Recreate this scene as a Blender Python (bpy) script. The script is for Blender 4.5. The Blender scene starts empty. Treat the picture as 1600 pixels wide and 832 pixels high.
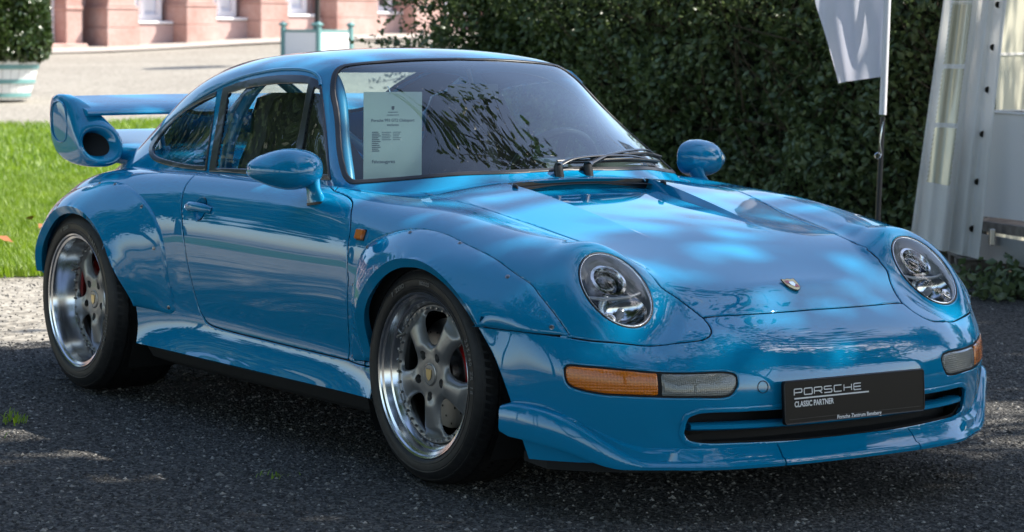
import bpy,math,random,numpy as np
from mathutils import Matrix,Vector,noise
R=math.radians
# ------------------------------------------------------------------ camera, sky, sun, exposure
scene=bpy.context.scene
col=scene.collection
CAM=np.array([6.1101,-4.7389,1.3287]);YAW,PITCH,ROLL=2.53931,-.0945226,.0089956
_f=np.array([math.cos(PITCH)*math.cos(YAW),math.cos(PITCH)*math.sin(YAW),math.sin(PITCH)])
_r=np.cross(_f,[0,0,1]);_r/=np.linalg.norm(_r);_u=np.cross(_r,_f)
_r,_u=math.cos(ROLL)*_r+math.sin(ROLL)*_u,-math.sin(ROLL)*_r+math.cos(ROLL)*_u
cd=bpy.data.cameras.new('camera');cam=bpy.data.objects.new('camera',cd);col.objects.link(cam)
cam.matrix_world=Matrix([[_r[i],_u[i],-_f[i],CAM[i]] for i in range(3)]+[[0,0,0,1]])
cd.sensor_width=36;cd.lens=3936.05/1600*36;cd.clip_start=.1;cd.clip_end=3000
cd.dof.use_dof=True;cd.dof.focus_distance=7.6;cd.dof.aperture_fstop=7.1
scene.camera=cam
SUN_AZ=np.array([.50,.866]);SUN_EL=R(47)
world=bpy.data.worlds.new('World');scene.world=world;world.use_nodes=True
wn=world.node_tree;sky=wn.nodes.new('ShaderNodeTexSky');sky.sky_type='NISHITA';sky.sun_disc=False
sky.sun_elevation=SUN_EL;sky.sun_rotation=math.atan2(SUN_AZ[0],SUN_AZ[1]);sky.air_density=1.0;sky.dust_density=1.2
wn.links.new(sky.outputs[0],wn.nodes['Background'].inputs[0]);wn.nodes['Background'].inputs[1].default_value=.15
sl=bpy.data.lights.new('sun','SUN');sl.energy=4.6;sl.angle=R(.53);sl.color=(1,.95,.87)
so=bpy.data.objects.new('sun',sl);col.objects.link(so)
_sd=Vector((SUN_AZ[0]*math.cos(SUN_EL),SUN_AZ[1]*math.cos(SUN_EL),math.sin(SUN_EL)))
so.rotation_euler=_sd.to_track_quat('Z','Y').to_euler();so.location=_sd*60
vs=scene.view_settings;vs.view_transform='Standard';vs.look='None';vs.exposure=1.22;vs.gamma=1;vs.use_curve_mapping=False
scene.render.engine='CYCLES';scene.cycles.use_denoising=True;scene.cycles.max_bounces=10;scene.cycles.transparent_max_bounces=24
scene.cycles.sample_clamp_indirect=6
# ------------------------------------------------------------------ object helpers
def tag(o,label=None,cat=None,group=None,kind=None):
    for k,v in(('label',label),('category',cat),('group',group),('kind',kind)):
        if v: o[k]=v
    return o
def empty(name,loc=(0,0,0),rz=0,parent=None):
    o=bpy.data.objects.new(name,None);col.objects.link(o);o.location=loc;o.rotation_euler=(0,0,rz);o.parent=parent;o.empty_display_size=.2;return o
def obj(name,me,mat=None,parent=None,loc=(0,0,0),rot=(0,0,0),scale=(1,1,1)):
    if mat is not None and len(me.materials)==0: me.materials.append(mat)
    o=bpy.data.objects.new(name,me);col.objects.link(o);o.parent=parent;o.location=loc;o.rotation_euler=rot;o.scale=scale;return o
def mesh(name,V,F,auto=35):
    me=bpy.data.meshes.new(name);me.from_pydata([tuple(v) for v in V],[],[tuple(f) for f in F]);me.update()
    if auto is not None:
        me.shade_smooth()
        if auto<180: me.set_sharp_from_angle(angle=R(auto))
    return me
def put(name,m,mat,parent=None,auto=None,**k):
    """Msh -> object; auto None keeps the carried normals"""
    V=np.ascontiguousarray(m.V,np.float32);F=np.ascontiguousarray(m.F,np.int32)
    me=bpy.data.meshes.new(name);me.vertices.add(len(V));me.vertices.foreach_set('co',V.ravel())
    me.loops.add(F.size);me.loops.foreach_set('vertex_index',F.ravel())
    me.polygons.add(len(F));me.polygons.foreach_set('loop_start',np.arange(0,F.size,3,dtype=np.int32))
    me.update(calc_edges=True);me.shade_smooth()
    if auto is None: me.normals_split_custom_set_from_vertices(m.N.tolist())
    elif auto<180: me.set_sharp_from_angle(angle=R(auto))
    return obj(name,me,mat,parent,**k)
def copy_tree(o,parent=None):
    c=o.copy();col.objects.link(c);c.parent=parent
    for ch in o.children: copy_tree(ch,c)
    return c
# ------------------------------------------------------------------ material helpers
MATS={}
def pm(name,color=(.5,.5,.5),rough=.5,metal=0,coat=0,spec=.5,trans=0,emit=0,**kw):
    m=bpy.data.materials.new(name);m.use_nodes=True;b=m.node_tree.nodes['Principled BSDF']
    b.inputs['Base Color'].default_value=(*color,1);b.inputs['Roughness'].default_value=rough;b.inputs['Metallic'].default_value=metal
    b.inputs['Coat Weight'].default_value=coat;b.inputs['Coat Roughness'].default_value=.015;b.inputs['Specular IOR Level'].default_value=spec;b.inputs['Transmission Weight'].default_value=trans
    for k,v in kw.items(): b.inputs[k.replace('_',' ')].default_value=v
    MATS[name]=m;return m
def N(m,t,**kw):
    n=m.node_tree.nodes.new('ShaderNode'+t)
    for k,v in kw.items():
        if hasattr(n,k): setattr(n,k,v)
        else: n.inputs[k.replace('_',' ')].default_value=v
    return n
def L(m,a,b): m.node_tree.links.new(a,b)
def bsdf(m): return m.node_tree.nodes['Principled BSDF']
def ramp(m,fac,stops):
    r=N(m,'ValToRGB');e=r.color_ramp.elements
    while len(e)<len(stops): e.new(.5)
    for q,(p,c) in zip(e,stops): q.position=p;q.color=(*c,1) if len(c)==3 else c
    L(m,fac,r.inputs[0]);return r
def noise_tex(m,scale,detail=4,rough=.55,coord='Object',dist=0):
    tc=N(m,'TexCoord');n=N(m,'TexNoise');n.inputs['Scale'].default_value=scale;n.inputs['Detail'].default_value=detail;n.inputs['Roughness'].default_value=rough;n.inputs['Distortion'].default_value=dist
    L(m,tc.outputs[coord],n.inputs['Vector']);return n
def bump(m,h,strength=.3,dist=.01,prev=None):
    b=N(m,'Bump');b.inputs['Strength'].default_value=strength;b.inputs['Distance'].default_value=dist
    L(m,h,b.inputs['Height'])
    if prev: L(m,prev.outputs[0],b.inputs['Normal'])
    L(m,b.outputs[0],bsdf(m).inputs['Normal']);return b
def thin_glass(name,tint=(.9,.95,.93),refl=1.0,ior=1.5,dust=0.):
    """thin pane: fresnel mirror over a tinted see-through"""
    m=bpy.data.materials.new(name);m.use_nodes=True;t=m.node_tree;t.nodes.clear()
    o=t.nodes.new('ShaderNodeOutputMaterial');mx=t.nodes.new('ShaderNodeMixShader');tr=t.nodes.new('ShaderNodeBsdfTransparent');g=t.nodes.new('ShaderNodeBsdfGlossy');fr=t.nodes.new('ShaderNodeFresnel')
    fr.inputs[0].default_value=ior;tr.inputs[0].default_value=(*tint,1);g.inputs['Roughness'].default_value=.0
    ge=t.nodes.new('ShaderNodeNewGeometry');mi_=t.nodes.new('ShaderNodeMath');mi_.operation='MULTIPLY_ADD';mi_.inputs[1].default_value=1/ior-ior;mi_.inputs[2].default_value=ior;t.links.new(ge.outputs['Backfacing'],mi_.inputs[0]);t.links.new(mi_.outputs[0],fr.inputs[0])
    ma=t.nodes.new('ShaderNodeMath');ma.operation='MULTIPLY';ma.inputs[1].default_value=refl;ma.use_clamp=True
    t.links.new(fr.outputs[0],ma.inputs[0]);t.links.new(ma.outputs[0],mx.inputs[0]);t.links.new(tr.outputs[0],mx.inputs[1]);t.links.new(g.outputs[0],mx.inputs[2])
    last=mx.outputs[0]
    if dust:
        d=t.nodes.new('ShaderNodeBsdfDiffuse');d.inputs[0].default_value=(.6,.6,.58,1);m2=t.nodes.new('ShaderNodeMixShader')
        tc=t.nodes.new('ShaderNodeTexCoord');n1=t.nodes.new('ShaderNodeTexVoronoi');n1.inputs['Scale'].default_value=55;n2=t.nodes.new('ShaderNodeTexNoise');n2.inputs['Scale'].default_value=3
        t.links.new(tc.outputs['Object'],n1.inputs['Vector']);t.links.new(tc.outputs['Object'],n2.inputs['Vector'])
        r1=t.nodes.new('ShaderNodeValToRGB');r1.color_ramp.elements[0].position=.02;r1.color_ramp.elements[0].color=(.5,.5,.5,1);r1.color_ramp.elements[1].position=.09;r1.color_ramp.elements[1].color=(0,0,0,1)
        t.links.new(n1.outputs['Distance'],r1.inputs[0])
        a=t.nodes.new('ShaderNodeMath');a.operation='MULTIPLY_ADD';a.inputs[1].default_value=1.;t.links.new(r1.outputs[0],a.inputs[0])
        b=t.nodes.new('ShaderNodeMath');b.operation='MULTIPLY';b.inputs[1].default_value=dust;t.links.new(n2.outputs[0],b.inputs[0]);t.links.new(b.outputs[0],a.inputs[2])
        t.links.new(a.outputs[0],m2.inputs[0]);t.links.new(last,m2.inputs[1]);t.links.new(d.outputs[0],m2.inputs[2]);last=m2.outputs[0]
    t.links.new(last,o.inputs[0]);MATS[name]=m;return m
import numpy as np
def cspline(t,P,tt):
    """natural cubic spline through P (n,d...) at knots t, evaluated at tt"""
    t=np.asarray(t,float);P=np.asarray(P,float);n=len(t);h=np.diff(t)
    sh=(slice(None),)+(None,)*(P.ndim-1)
    A=np.zeros((n,n));A[0,0]=A[-1,-1]=1
    rhs=np.zeros_like(P);d=(P[1:]-P[:-1])/h[sh]
    for i in range(1,n-1):
        A[i,i-1]=h[i-1];A[i,i]=2*(h[i-1]+h[i]);A[i,i+1]=h[i];rhs[i]=6*(d[i]-d[i-1])
    M=np.linalg.solve(A,rhs.reshape(n,-1)).reshape(P.shape)
    k=np.clip(np.searchsorted(t,tt)-1,0,n-2);x=(tt-t[k]);hk=h[k]
    x=x[sh];H=hk[sh]
    a=H-x
    return (M[k]*a**3+M[k+1]*x**3)/(6*H)+(P[k]/H-M[k]*H/6)*a+(P[k+1]/H-M[k+1]*H/6)*x
def grid(rows,nu,nv):
    """rows: list of half rows [(x,w,z)..] with first point on centre; returns (nu,nv,3), full width"""
    R=np.array(rows,float)
    L=R[:,::-1].copy();L[...,1]*=-1
    N=np.concatenate([L[:,:-1],R],1)             # y from -w to +w
    du=np.linalg.norm(np.diff(N,axis=0),axis=-1).mean(1)**.75;u=np.r_[0,np.cumsum(du)]
    dv=np.linalg.norm(np.diff(N,axis=1),axis=-1).mean(0)**.75;v=np.r_[0,np.cumsum(dv)]
    G=cspline(u,N,np.linspace(0,u[-1],nu))
    G=np.swapaxes(cspline(v,np.swapaxes(G,0,1),np.linspace(0,v[-1],nv)),0,1)
    return G
def smooth(G,it,lam=.5):
    G=G.copy()
    for _ in range(it):
        H=G.copy()
        H[1:-1,1:-1]=(1-lam)*G[1:-1,1:-1]+lam*.25*(G[:-2,1:-1]+G[2:,1:-1]+G[1:-1,:-2]+G[1:-1,2:])
        G=H
    return G
W=[0,.22,.42,.56,.66,.75,.81,.852,.873,.885,.89]
XF=[.90,.890,.858,.802,.738,.655,.575,.495,.44,.39,.35]
def frow(dx,z,zs=None):
    return [(x-dx,w,z if zs is None else zs[i]) for i,(x,w) in enumerate(zip(XF,W))]
BODY=[
 frow(.035,.15),
 frow(.005,.27),
 frow(0,.35),
 [(.882,0,.415),(.872,.22,.415),(.843,.42,.415),(.79,.56,.415),(.728,.66,.415),(.648,.75,.415),(.57,.81,.415),(.49,.851,.41),(.435,.872,.405),(.382,.884,.40),(.35,.889,.40)],
 [(.815,0,.485),(.807,.22,.484),(.788,.41,.480),(.722,.545,.474),(.672,.648,.479),(.612,.738,.486),(.545,.805,.491),(.473,.846,.492),(.41,.866,.48),(.37,.881,.475),(.34,.887,.47)],
 [(.715,0,.543),(.708,.21,.542),(.69,.40,.534),(.668,.535,.522),(.630,.645,.534),(.570,.739,.547),(.492,.805,.556),(.41,.845,.56),(.355,.862,.54),(.325,.878,.53),(.30,.885,.52)],
 [(.62,0,.603),(.614,.21,.602),(.60,.39,.594),(.590,.53,.604),(.562,.637,.624),(.495,.737,.630),(.40,.806,.622),(.30,.845,.60),(.25,.858,.57),(.22,.872,.54),(.20,.88,.50)],
 [(.45,0,.666),(.447,.21,.664),(.44,.39,.657),(.476,.53,.699),(.445,.637,.703),(.375,.737,.692),(.28,.807,.668),(.17,.842,.615),(.13,.858,.55),(.11,.868,.46),(.10,.87,.36)],
 [(.20,0,.738),(.198,.21,.735),(.19,.40,.723),(.19,.54,.731),(.165,.645,.748),(.12,.748,.735),(.075,.816,.694),(.03,.85,.62),(.01,.86,.50),(0,.862,.36),(0,.86,.24)],
 [(-.10,0,.800),(-.10,.21,.796),(-.10,.42,.779),(-.10,.56,.775),(-.105,.665,.783),(-.11,.765,.760),(-.12,.822,.705),(-.13,.847,.615),(-.14,.85,.48),(-.15,.845,.33),(-.15,.85,.215)],
 [(-.40,0,.850),(-.40,.21,.845),(-.40,.43,.826),(-.40,.58,.808),(-.40,.685,.803),(-.40,.775,.775),(-.40,.820,.71),(-.40,.838,.615),(-.40,.835,.47),(-.40,.812,.315),(-.40,.84,.215)],
 [(-.75,0,.862),(-.75,.21,.858),(-.75,.43,.80),(-.75,.59,.808),(-.75,.695,.82),(-.75,.772,.79),(-.75,.813,.72),(-.75,.830,.615),(-.75,.826,.47),(-.75,.800,.315),(-.75,.84,.215)],
 [(-1.2,0,.862),(-1.2,.21,.858),(-1.2,.43,.80),(-1.2,.60,.808),(-1.2,.70,.824),(-1.2,.772,.793),(-1.2,.813,.72),(-1.2,.829,.615),(-1.2,.824,.47),(-1.2,.800,.315),(-1.2,.845,.215)],
 [(-1.6,0,.862),(-1.6,.21,.858),(-1.6,.43,.80),(-1.6,.60,.808),(-1.6,.70,.822),(-1.6,.776,.793),(-1.6,.820,.72),(-1.6,.838,.615),(-1.6,.832,.47),(-1.6,.81,.315),(-1.6,.85,.215)],
 [(-1.9,0,.862),(-1.9,.21,.858),(-1.9,.43,.80),(-1.9,.60,.808),(-1.9,.70,.815),(-1.9,.785,.790),(-1.9,.842,.72),(-1.9,.866,.615),(-1.9,.865,.47),(-1.9,.85,.315),(-1.9,.86,.215)],
 [(-2.25,0,.862),(-2.25,.21,.858),(-2.25,.42,.842),(-2.25,.58,.822),(-2.25,.69,.805),(-2.25,.79,.778),(-2.25,.860,.70),(-2.25,.890,.59),(-2.25,.892,.45),(-2.25,.885,.32),(-2.25,.88,.22)],
 [(-2.55,0,.80),(-2.55,.21,.798),(-2.55,.42,.785),(-2.55,.56,.772),(-2.55,.67,.757),(-2.55,.77,.722),(-2.55,.838,.64),(-2.55,.872,.54),(-2.55,.88,.42),(-2.55,.875,.32),(-2.55,.87,.24)],
 [(-2.88,0,.71),(-2.87,.21,.71),(-2.85,.41,.70),(-2.81,.54,.69),(-2.77,.64,.67),(-2.735,.73,.63),(-2.71,.785,.57),(-2.69,.82,.49),(-2.68,.835,.41),(-2.67,.835,.33),(-2.66,.83,.26)],
 [(-3.16,0,.60),(-3.14,.20,.60),(-3.08,.38,.59),(-2.99,.52,.575),(-2.91,.62,.555),(-2.84,.69,.52),(-2.79,.745,.475),(-2.76,.775,.425),(-2.74,.79,.375),(-2.72,.79,.33),(-2.71,.79,.28)],
 [(-3.28,0,.46),(-3.26,.20,.46),(-3.19,.38,.455),(-3.09,.52,.45),(-2.99,.62,.44),(-2.90,.695,.42),(-2.84,.74,.39),(-2.80,.765,.36),(-2.77,.775,.335),(-2.76,.78,.31),(-2.75,.78,.28)],
 [(-3.25,0,.26),(-3.23,.20,.26),(-3.16,.38,.26),(-3.06,.52,.26),(-2.96,.62,.26),(-2.87,.695,.26),(-2.81,.74,.26),(-2.78,.765,.26),(-2.76,.775,.26),(-2.75,.78,.26),(-2.74,.78,.25)],
]
# greenhouse: lines centre, .2, .38, pillar inner, pillar edge, upper glass, mid glass, low, below belt
GREEN=[
 [(-.36,0,.80),(-.38,.20,.80),(-.45,.40,.795),(-.62,.61,.785),(-.66,.645,.78),(-.69,.662,.76),(-.71,.675,.73),(-.73,.685,.70),(-.75,.70,.66)],
 [(-.452,0,.862),(-.475,.20,.861),(-.545,.40,.855),(-.708,.61,.842),(-.748,.648,.836),(-.775,.666,.82),(-.79,.676,.78),(-.80,.685,.74),(-.80,.70,.68)],
 [(-.66,0,.985),(-.68,.19,.983),(-.74,.38,.974),(-.868,.567,.954),(-.905,.602,.945),(-.932,.622,.925),(-.95,.642,.87),(-.96,.67,.80),(-.96,.70,.70)],
 [(-.88,0,1.112),(-.895,.18,1.109),(-.935,.35,1.099),(-1.015,.507,1.077),(-1.045,.545,1.066),(-1.07,.568,1.045),(-1.085,.60,.965),(-1.095,.65,.85),(-1.10,.70,.72)],
 [(-1.09,0,1.209),(-1.095,.17,1.207),(-1.11,.33,1.198),(-1.135,.462,1.180),(-1.16,.512,1.163),(-1.185,.545,1.134),(-1.20,.59,1.01),(-1.205,.645,.87),(-1.21,.70,.72)],
 [(-1.30,0,1.248),(-1.30,.17,1.246),(-1.30,.33,1.234),(-1.305,.45,1.214),(-1.31,.512,1.190),(-1.315,.550,1.155),(-1.32,.595,1.02),(-1.32,.65,.87),(-1.32,.70,.72)],
 [(-1.58,0,1.249),(-1.58,.17,1.247),(-1.58,.33,1.235),(-1.58,.45,1.216),(-1.58,.512,1.192),(-1.58,.550,1.155),(-1.58,.597,1.02),(-1.58,.652,.87),(-1.58,.70,.72)],
 [(-1.88,0,1.218),(-1.88,.17,1.215),(-1.88,.32,1.204),(-1.88,.44,1.184),(-1.88,.505,1.154),(-1.88,.548,1.112),(-1.88,.600,.99),(-1.88,.655,.86),(-1.88,.70,.72)],
 [(-2.15,0,1.142),(-2.15,.16,1.140),(-2.15,.31,1.130),(-2.15,.43,1.112),(-2.15,.497,1.078),(-2.15,.545,1.028),(-2.15,.602,.925),(-2.15,.66,.82),(-2.15,.705,.72)],
 [(-2.45,0,.985),(-2.45,.16,.983),(-2.45,.30,.973),(-2.45,.41,.955),(-2.45,.485,.925),(-2.45,.54,.882),(-2.45,.595,.83),(-2.45,.65,.765),(-2.45,.70,.68)],
 [(-2.80,0,.80),(-2.80,.16,.798),(-2.80,.30,.79),(-2.80,.40,.775),(-2.80,.47,.755),(-2.80,.53,.72),(-2.80,.59,.675),(-2.80,.65,.63),(-2.80,.70,.58)],
]

def fair(G,dep,a,b,ra,rb,da,db,mar,even=False,extra=None):
    """replace coordinate dep inside the box ra x rb of coordinates a,b by a smooth polynomial, blended over mar"""
    P=G.reshape(-1,3);A=P[:,a];B=P[:,b];Bm=np.abs(B) if even else B
    def edge(v,lo,hi): 
        t=np.clip(np.minimum(v-lo,hi-v)/mar,0,1);return t*t*(3-2*t)
    w=edge(A,*ra)*(edge(Bm,rb[0],rb[1]) if not even else edge(Bm,-9,rb[1]))
    if extra is not None: w=w*extra(P)
    k=w>0;n=lambda v,r:(v-(r[0]+r[1])/2)/((r[1]-r[0])/2)
    X=n(A[k],ra);Y=B[k]/rb[1] if even else n(B[k],rb)
    T=np.stack([X**i*Y**j for i in range(da+1) for j in range(0,db+1,2 if even else 1)],1)
    c=np.linalg.lstsq(T*np.sqrt(w[k])[:,None],P[k,dep]*np.sqrt(w[k]),rcond=None)[0]
    P[k,dep]+=w[k]*(T@c-P[k,dep]);return P.reshape(G.shape)
def fair_all(GB,GG):
    GB=fair(GB,2,0,1,(-.52,.66),(0,.55),5,2,.09,True,lambda P:P[:,2]>.5)
    for s in(-1,1):
        GB=fair(GB,1,0,2,(-1.66,-.40),(.30,.80),4,4,.09,False,lambda P:(P[:,1]*s>.6))
    GB=fair(GB,0,2,1,(.185,.545),(0,.60),4,6,.06,True,lambda P:P[:,0]>.5)
    GG=fair(GG,2,0,1,(-1.80,-1.10),(0,.46),4,4,.10,True,lambda P:P[:,2]>1.)
    GG=fair(GG,0,2,1,(.84,1.21),(0,.56),4,6,.05,True,lambda P:P[:,0]>-1.2)
    return smooth(GB,6),smooth(GG,3)
class Msh:
    def __init__(s,V,F,N=None,A=None):
        s.V=np.asarray(V,float);s.F=np.asarray(F,int).reshape(-1,3)
        s.N=vnormals(s.V,s.F) if N is None else N
        s.A=np.zeros((len(s.V),0)) if A is None else A
    def copy(s): return Msh(s.V.copy(),s.F.copy(),s.N.copy(),s.A.copy())
def unit(a): return a/np.maximum(np.linalg.norm(a,axis=-1,keepdims=True),1e-12)
def vnormals(V,F):
    n=np.cross(V[F[:,1]]-V[F[:,0]],V[F[:,2]]-V[F[:,0]]);N=np.zeros_like(V)
    for k in range(3): np.add.at(N,F[:,k],n)
    return unit(N)
def grid_msh(G,flip=False):
    nu,nv=G.shape[:2];idx=np.arange(nu*nv).reshape(nu,nv)
    a,b,c,d=idx[:-1,:-1],idx[:-1,1:],idx[1:,1:],idx[1:,:-1]
    F=np.concatenate([np.stack([a,b,c],-1).reshape(-1,3),np.stack([a,c,d],-1).reshape(-1,3)])
    if flip:F=F[:,::-1]
    uu,vv=np.meshgrid(np.arange(nu),np.arange(nv),indexing='ij')
    return Msh(G.reshape(-1,3),F,A=np.stack([uu.ravel(),vv.ravel()],-1).astype(float))
def split(m,f,eps=2e-5):
    """insert vertices where f==0; returns mesh and f on it"""
    f=np.where(np.abs(f)<eps,0.,f);s=np.sign(f)[m.F]
    cr=(s.min(1)<0)&(s.max(1)>0)
    if not cr.any(): return m,f
    n0=len(m.V);new={};ia=[];ib=[];tt=[];out=[]
    def mid(a,b):
        k=(a,b) if a<b else (b,a)
        if k not in new:
            new[k]=n0+len(ia);t=f[k[0]]/(f[k[0]]-f[k[1]]);ia.append(k[0]);ib.append(k[1]);tt.append(t)
        return new[k]
    for T in m.F[cr].tolist():
        sg=[np.sign(f[i]) for i in T]
        if 0 in sg:
            k=sg.index(0);a,b,c=T[k],T[(k+1)%3],T[(k+2)%3];p=mid(b,c);out+=[(a,b,p),(a,p,c)]
        else:
            k=[i for i in range(3) if sg[i]!=sg[(i+1)%3] and sg[i]!=sg[(i+2)%3]][0]
            a,b,c=T[k],T[(k+1)%3],T[(k+2)%3];p=mid(a,b);q=mid(a,c);out+=[(a,p,q),(p,b,c),(p,c,q)]
    ia=np.array(ia);ib=np.array(ib);tt=np.array(tt)[:,None]
    L=lambda X:np.concatenate([X,X[ia]*(1-tt)+X[ib]*tt])
    return Msh(L(m.V),np.concatenate([m.F[~cr],np.array(out)]),unit(L(m.N)),L(m.A)),np.concatenate([f,np.zeros(len(ia))])
def take(m,mask,*fs):
    F=m.F[mask];u,inv=np.unique(F,return_inverse=True)
    r=Msh(m.V[u],inv.reshape(-1,3),m.N[u],m.A[u])
    return (r,)+tuple(f[u] for f in fs) if fs else r
def clip(m,f,*fs):
    """keep f<0; other per-vertex fields fs are carried"""
    k=m.A.shape[1];m2=Msh(m.V,m.F,m.N,np.column_stack([m.A]+list(fs)) if fs else m.A)
    m2,g=split(m2,f)
    m2=take(m2,g[m2.F].mean(1)<0)
    if fs:
        ex=[m2.A[:,k+i].copy() for i in range(len(fs))];m2.A=m2.A[:,:k];return (m2,)+tuple(ex)
    return m2
def pip(poly,P):
    x,y=P[:,0],P[:,1];c=np.zeros(len(P),bool)
    for (x0,y0),(x1,y1) in zip(poly,np.roll(poly,-1,0)):
        k=(y0>y)!=(y1>y)
        with np.errstate(divide='ignore',invalid='ignore'): c^=k&(x<(x1-x0)*(y-y0)/(y1-y0)+x0)
    return c
def dseg(V,P,closed=True):
    """distance of points V to polyline P (any dim)"""
    Q=np.roll(P,-1,0) if closed else P[1:];P0=P if closed else P[:-1]
    d=np.full(len(V),1e9)
    for a,b in zip(P0,Q):
        ab=b-a;L=ab@ab
        t=np.clip(((V-a)@ab)/max(L,1e-12),0,1)
        d=np.minimum(d,np.linalg.norm(V-a-t[:,None]*ab,axis=1))
    return d
def sd2(poly,P):
    d=dseg(P,poly);return np.where(pip(poly,P),-d,d)
def catmull(P,n=6,closed=False):
    P=np.asarray(P,float)
    if len(P)<3: 
        return np.array([P[0]*(1-t)+P[-1]*t for t in np.linspace(0,1,n+1)])
    E=np.vstack([P[-1:],P,P[:2]]) if closed else np.vstack([2*P[:1]-P[1:2],P,2*P[-1:]-P[-2:-1]])
    out=[]
    for i in range(1,len(E)-2):
        p0,p1,p2,p3=E[i-1:i+3]
        k=[max(np.linalg.norm(q-p)**.5,1e-6) for p,q in((p0,p1),(p1,p2),(p2,p3))]
        m1=(p2-p1)+k[1]*((p1-p0)/k[0]-(p2-p0)/(k[0]+k[1]));m2=(p2-p1)+k[1]*((p3-p2)/k[2]-(p3-p1)/(k[1]+k[2]))
        for t in np.arange(n)/n:
            out.append((2*t**3-3*t*t+1)*p1+(t**3-2*t*t+t)*m1+(3*t*t-2*t**3)*p2+(t**3-t*t)*m2)
    if not closed: out.append(P[-1])
    return np.array(out)
class Surf:
    def __init__(s,G): s.G=G;s.nu,s.nv=G.shape[:2];s.Q=G[::3,::3];s.qn=s.Q.shape[1];s.Q=s.Q.reshape(-1,3)
    def at(s,uv):
        uv=np.atleast_2d(uv);u=np.clip(uv[:,0],0,s.nu-1.001);v=np.clip(uv[:,1],0,s.nv-1.001);i=u.astype(int);j=v.astype(int);a=(u-i)[:,None];b=(v-j)[:,None]
        G=s.G;return (G[i,j]*(1-a)*(1-b)+G[i+1,j]*a*(1-b)+G[i,j+1]*(1-a)*b+G[i+1,j+1]*a*b)
    def uv(s,P):
        P=np.atleast_2d(np.asarray(P,float));o=[]
        for p in P:
            k=int(((s.Q-p)**2).sum(1).argmin());q=np.array([k//s.qn*3,k%s.qn*3],float)
            for _ in range(4):
                c=s.at(q)[0];J=np.stack([(s.at(q+[.5,0])[0]-s.at(q-[.5,0])[0]),(s.at(q+[0,.5])[0]-s.at(q-[0,.5])[0])],1)
                q=q+np.clip(np.linalg.lstsq(J,p-c,rcond=None)[0],-2,2);q=np.clip(q,0,[s.nu-1,s.nv-1])
            o.append(q)
        return np.array(o)
    def normal(s,uv):
        uv=np.atleast_2d(uv);return unit(np.cross(s.at(uv+[0,.7])-s.at(uv-[0,.7]),s.at(uv+[.7,0])-s.at(uv-[.7,0])))
    def loop(s,segs,n=5,mirror=False,closed=True):
        """segs: list of smooth 3D pieces joined at corners -> dense uv loop, 3D loop"""
        o=[]
        for g in segs:
            g=np.array(g,float)
            if mirror: g=g*[1,-1,1]
            q=s.uv(catmull(g,n))
            o.append(q[:-1] if closed else q)
        uv=np.concatenate(o);return uv,s.at(uv)
    def field(s,m,lp):
        uv,P=lp;lo=P.min(0)-.12;hi=P.max(0)+.12
        near=((m.V>lo)&(m.V<hi)).all(1);d=np.full(len(m.V),1.);d[near]=dseg(m.V[near],P)
        return np.where(pip(uv,m.A[:,:2]),-d,d)
def panel(m,f,gap=.0024,r=.004,skirt=.012,drop=.6):
    """part of m with f<-gap; edge rolled over r and turned in by skirt"""
    m,f=clip(m,f+gap,f+gap)
    return finish(m,f,r,skirt,drop)
def finish(m,f,r=.004,skirt=.012,drop=.6):
    k=m.A.shape[1]
    m2=Msh(m.V,m.F,m.N,np.column_stack([m.A,f]));m2,g=split(m2,f+r);f=m2.A[:,k];m2.A=m2.A[:,:k]
    s=np.clip(f/r+1,0,1);m2.V=m2.V-m2.N*(drop*r*(1-np.sqrt(np.maximum(1-s*s,0))))[:,None]
    Ng=vnormals(m2.V,m2.F);m2.N=np.where((s>0)[:,None],unit(Ng),m2.N)
    return add_skirt(m2,skirt) if skirt else m2
def bedges(F):
    E=np.concatenate([F[:,[0,1]],F[:,[1,2]],F[:,[2,0]]]);S=np.sort(E,1)
    _,ix,ct=np.unique(S,axis=0,return_index=True,return_counts=True)
    return E[ix[ct==1]]
def add_skirt(m,depth):
    E=bedges(m.F)
    if not len(E): return m
    u,inv=np.unique(E,return_inverse=True);E2=inv.reshape(-1,2);n0=len(m.V);n=len(u)
    top=m.V[u];bot=top-m.N[u]*depth
    t=np.zeros((n,3));e=unit(m.V[E[:,1]]-m.V[E[:,0]])
    np.add.at(t,E2[:,0],e);np.add.at(t,E2[:,1],e)
    o=unit(np.cross(unit(t),m.N[u]))
    F=np.concatenate([np.stack([n0+E2[:,1],n0+E2[:,0],n0+n+E2[:,0]],1),np.stack([n0+E2[:,1],n0+n+E2[:,0],n0+n+E2[:,1]],1)])
    A=np.concatenate([m.A,m.A[u],m.A[u]])
    return Msh(np.concatenate([m.V,top,bot]),np.concatenate([m.F,F]),np.concatenate([m.N,o,o]),A)
def mirrored(m): return Msh(m.V*[1,-1,1],m.F[:,::-1],m.N*[1,-1,1],m.A)
def merge(*ms):
    V=[];F=[];N=[];n=0
    for m in ms: V.append(m.V);F.append(m.F+n);N.append(m.N);n+=len(m.V)
    return Msh(np.concatenate(V),np.concatenate(F),np.concatenate(N))
def offset(m,d): r=m.copy();r.V=r.V+r.N*d;return r
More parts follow.
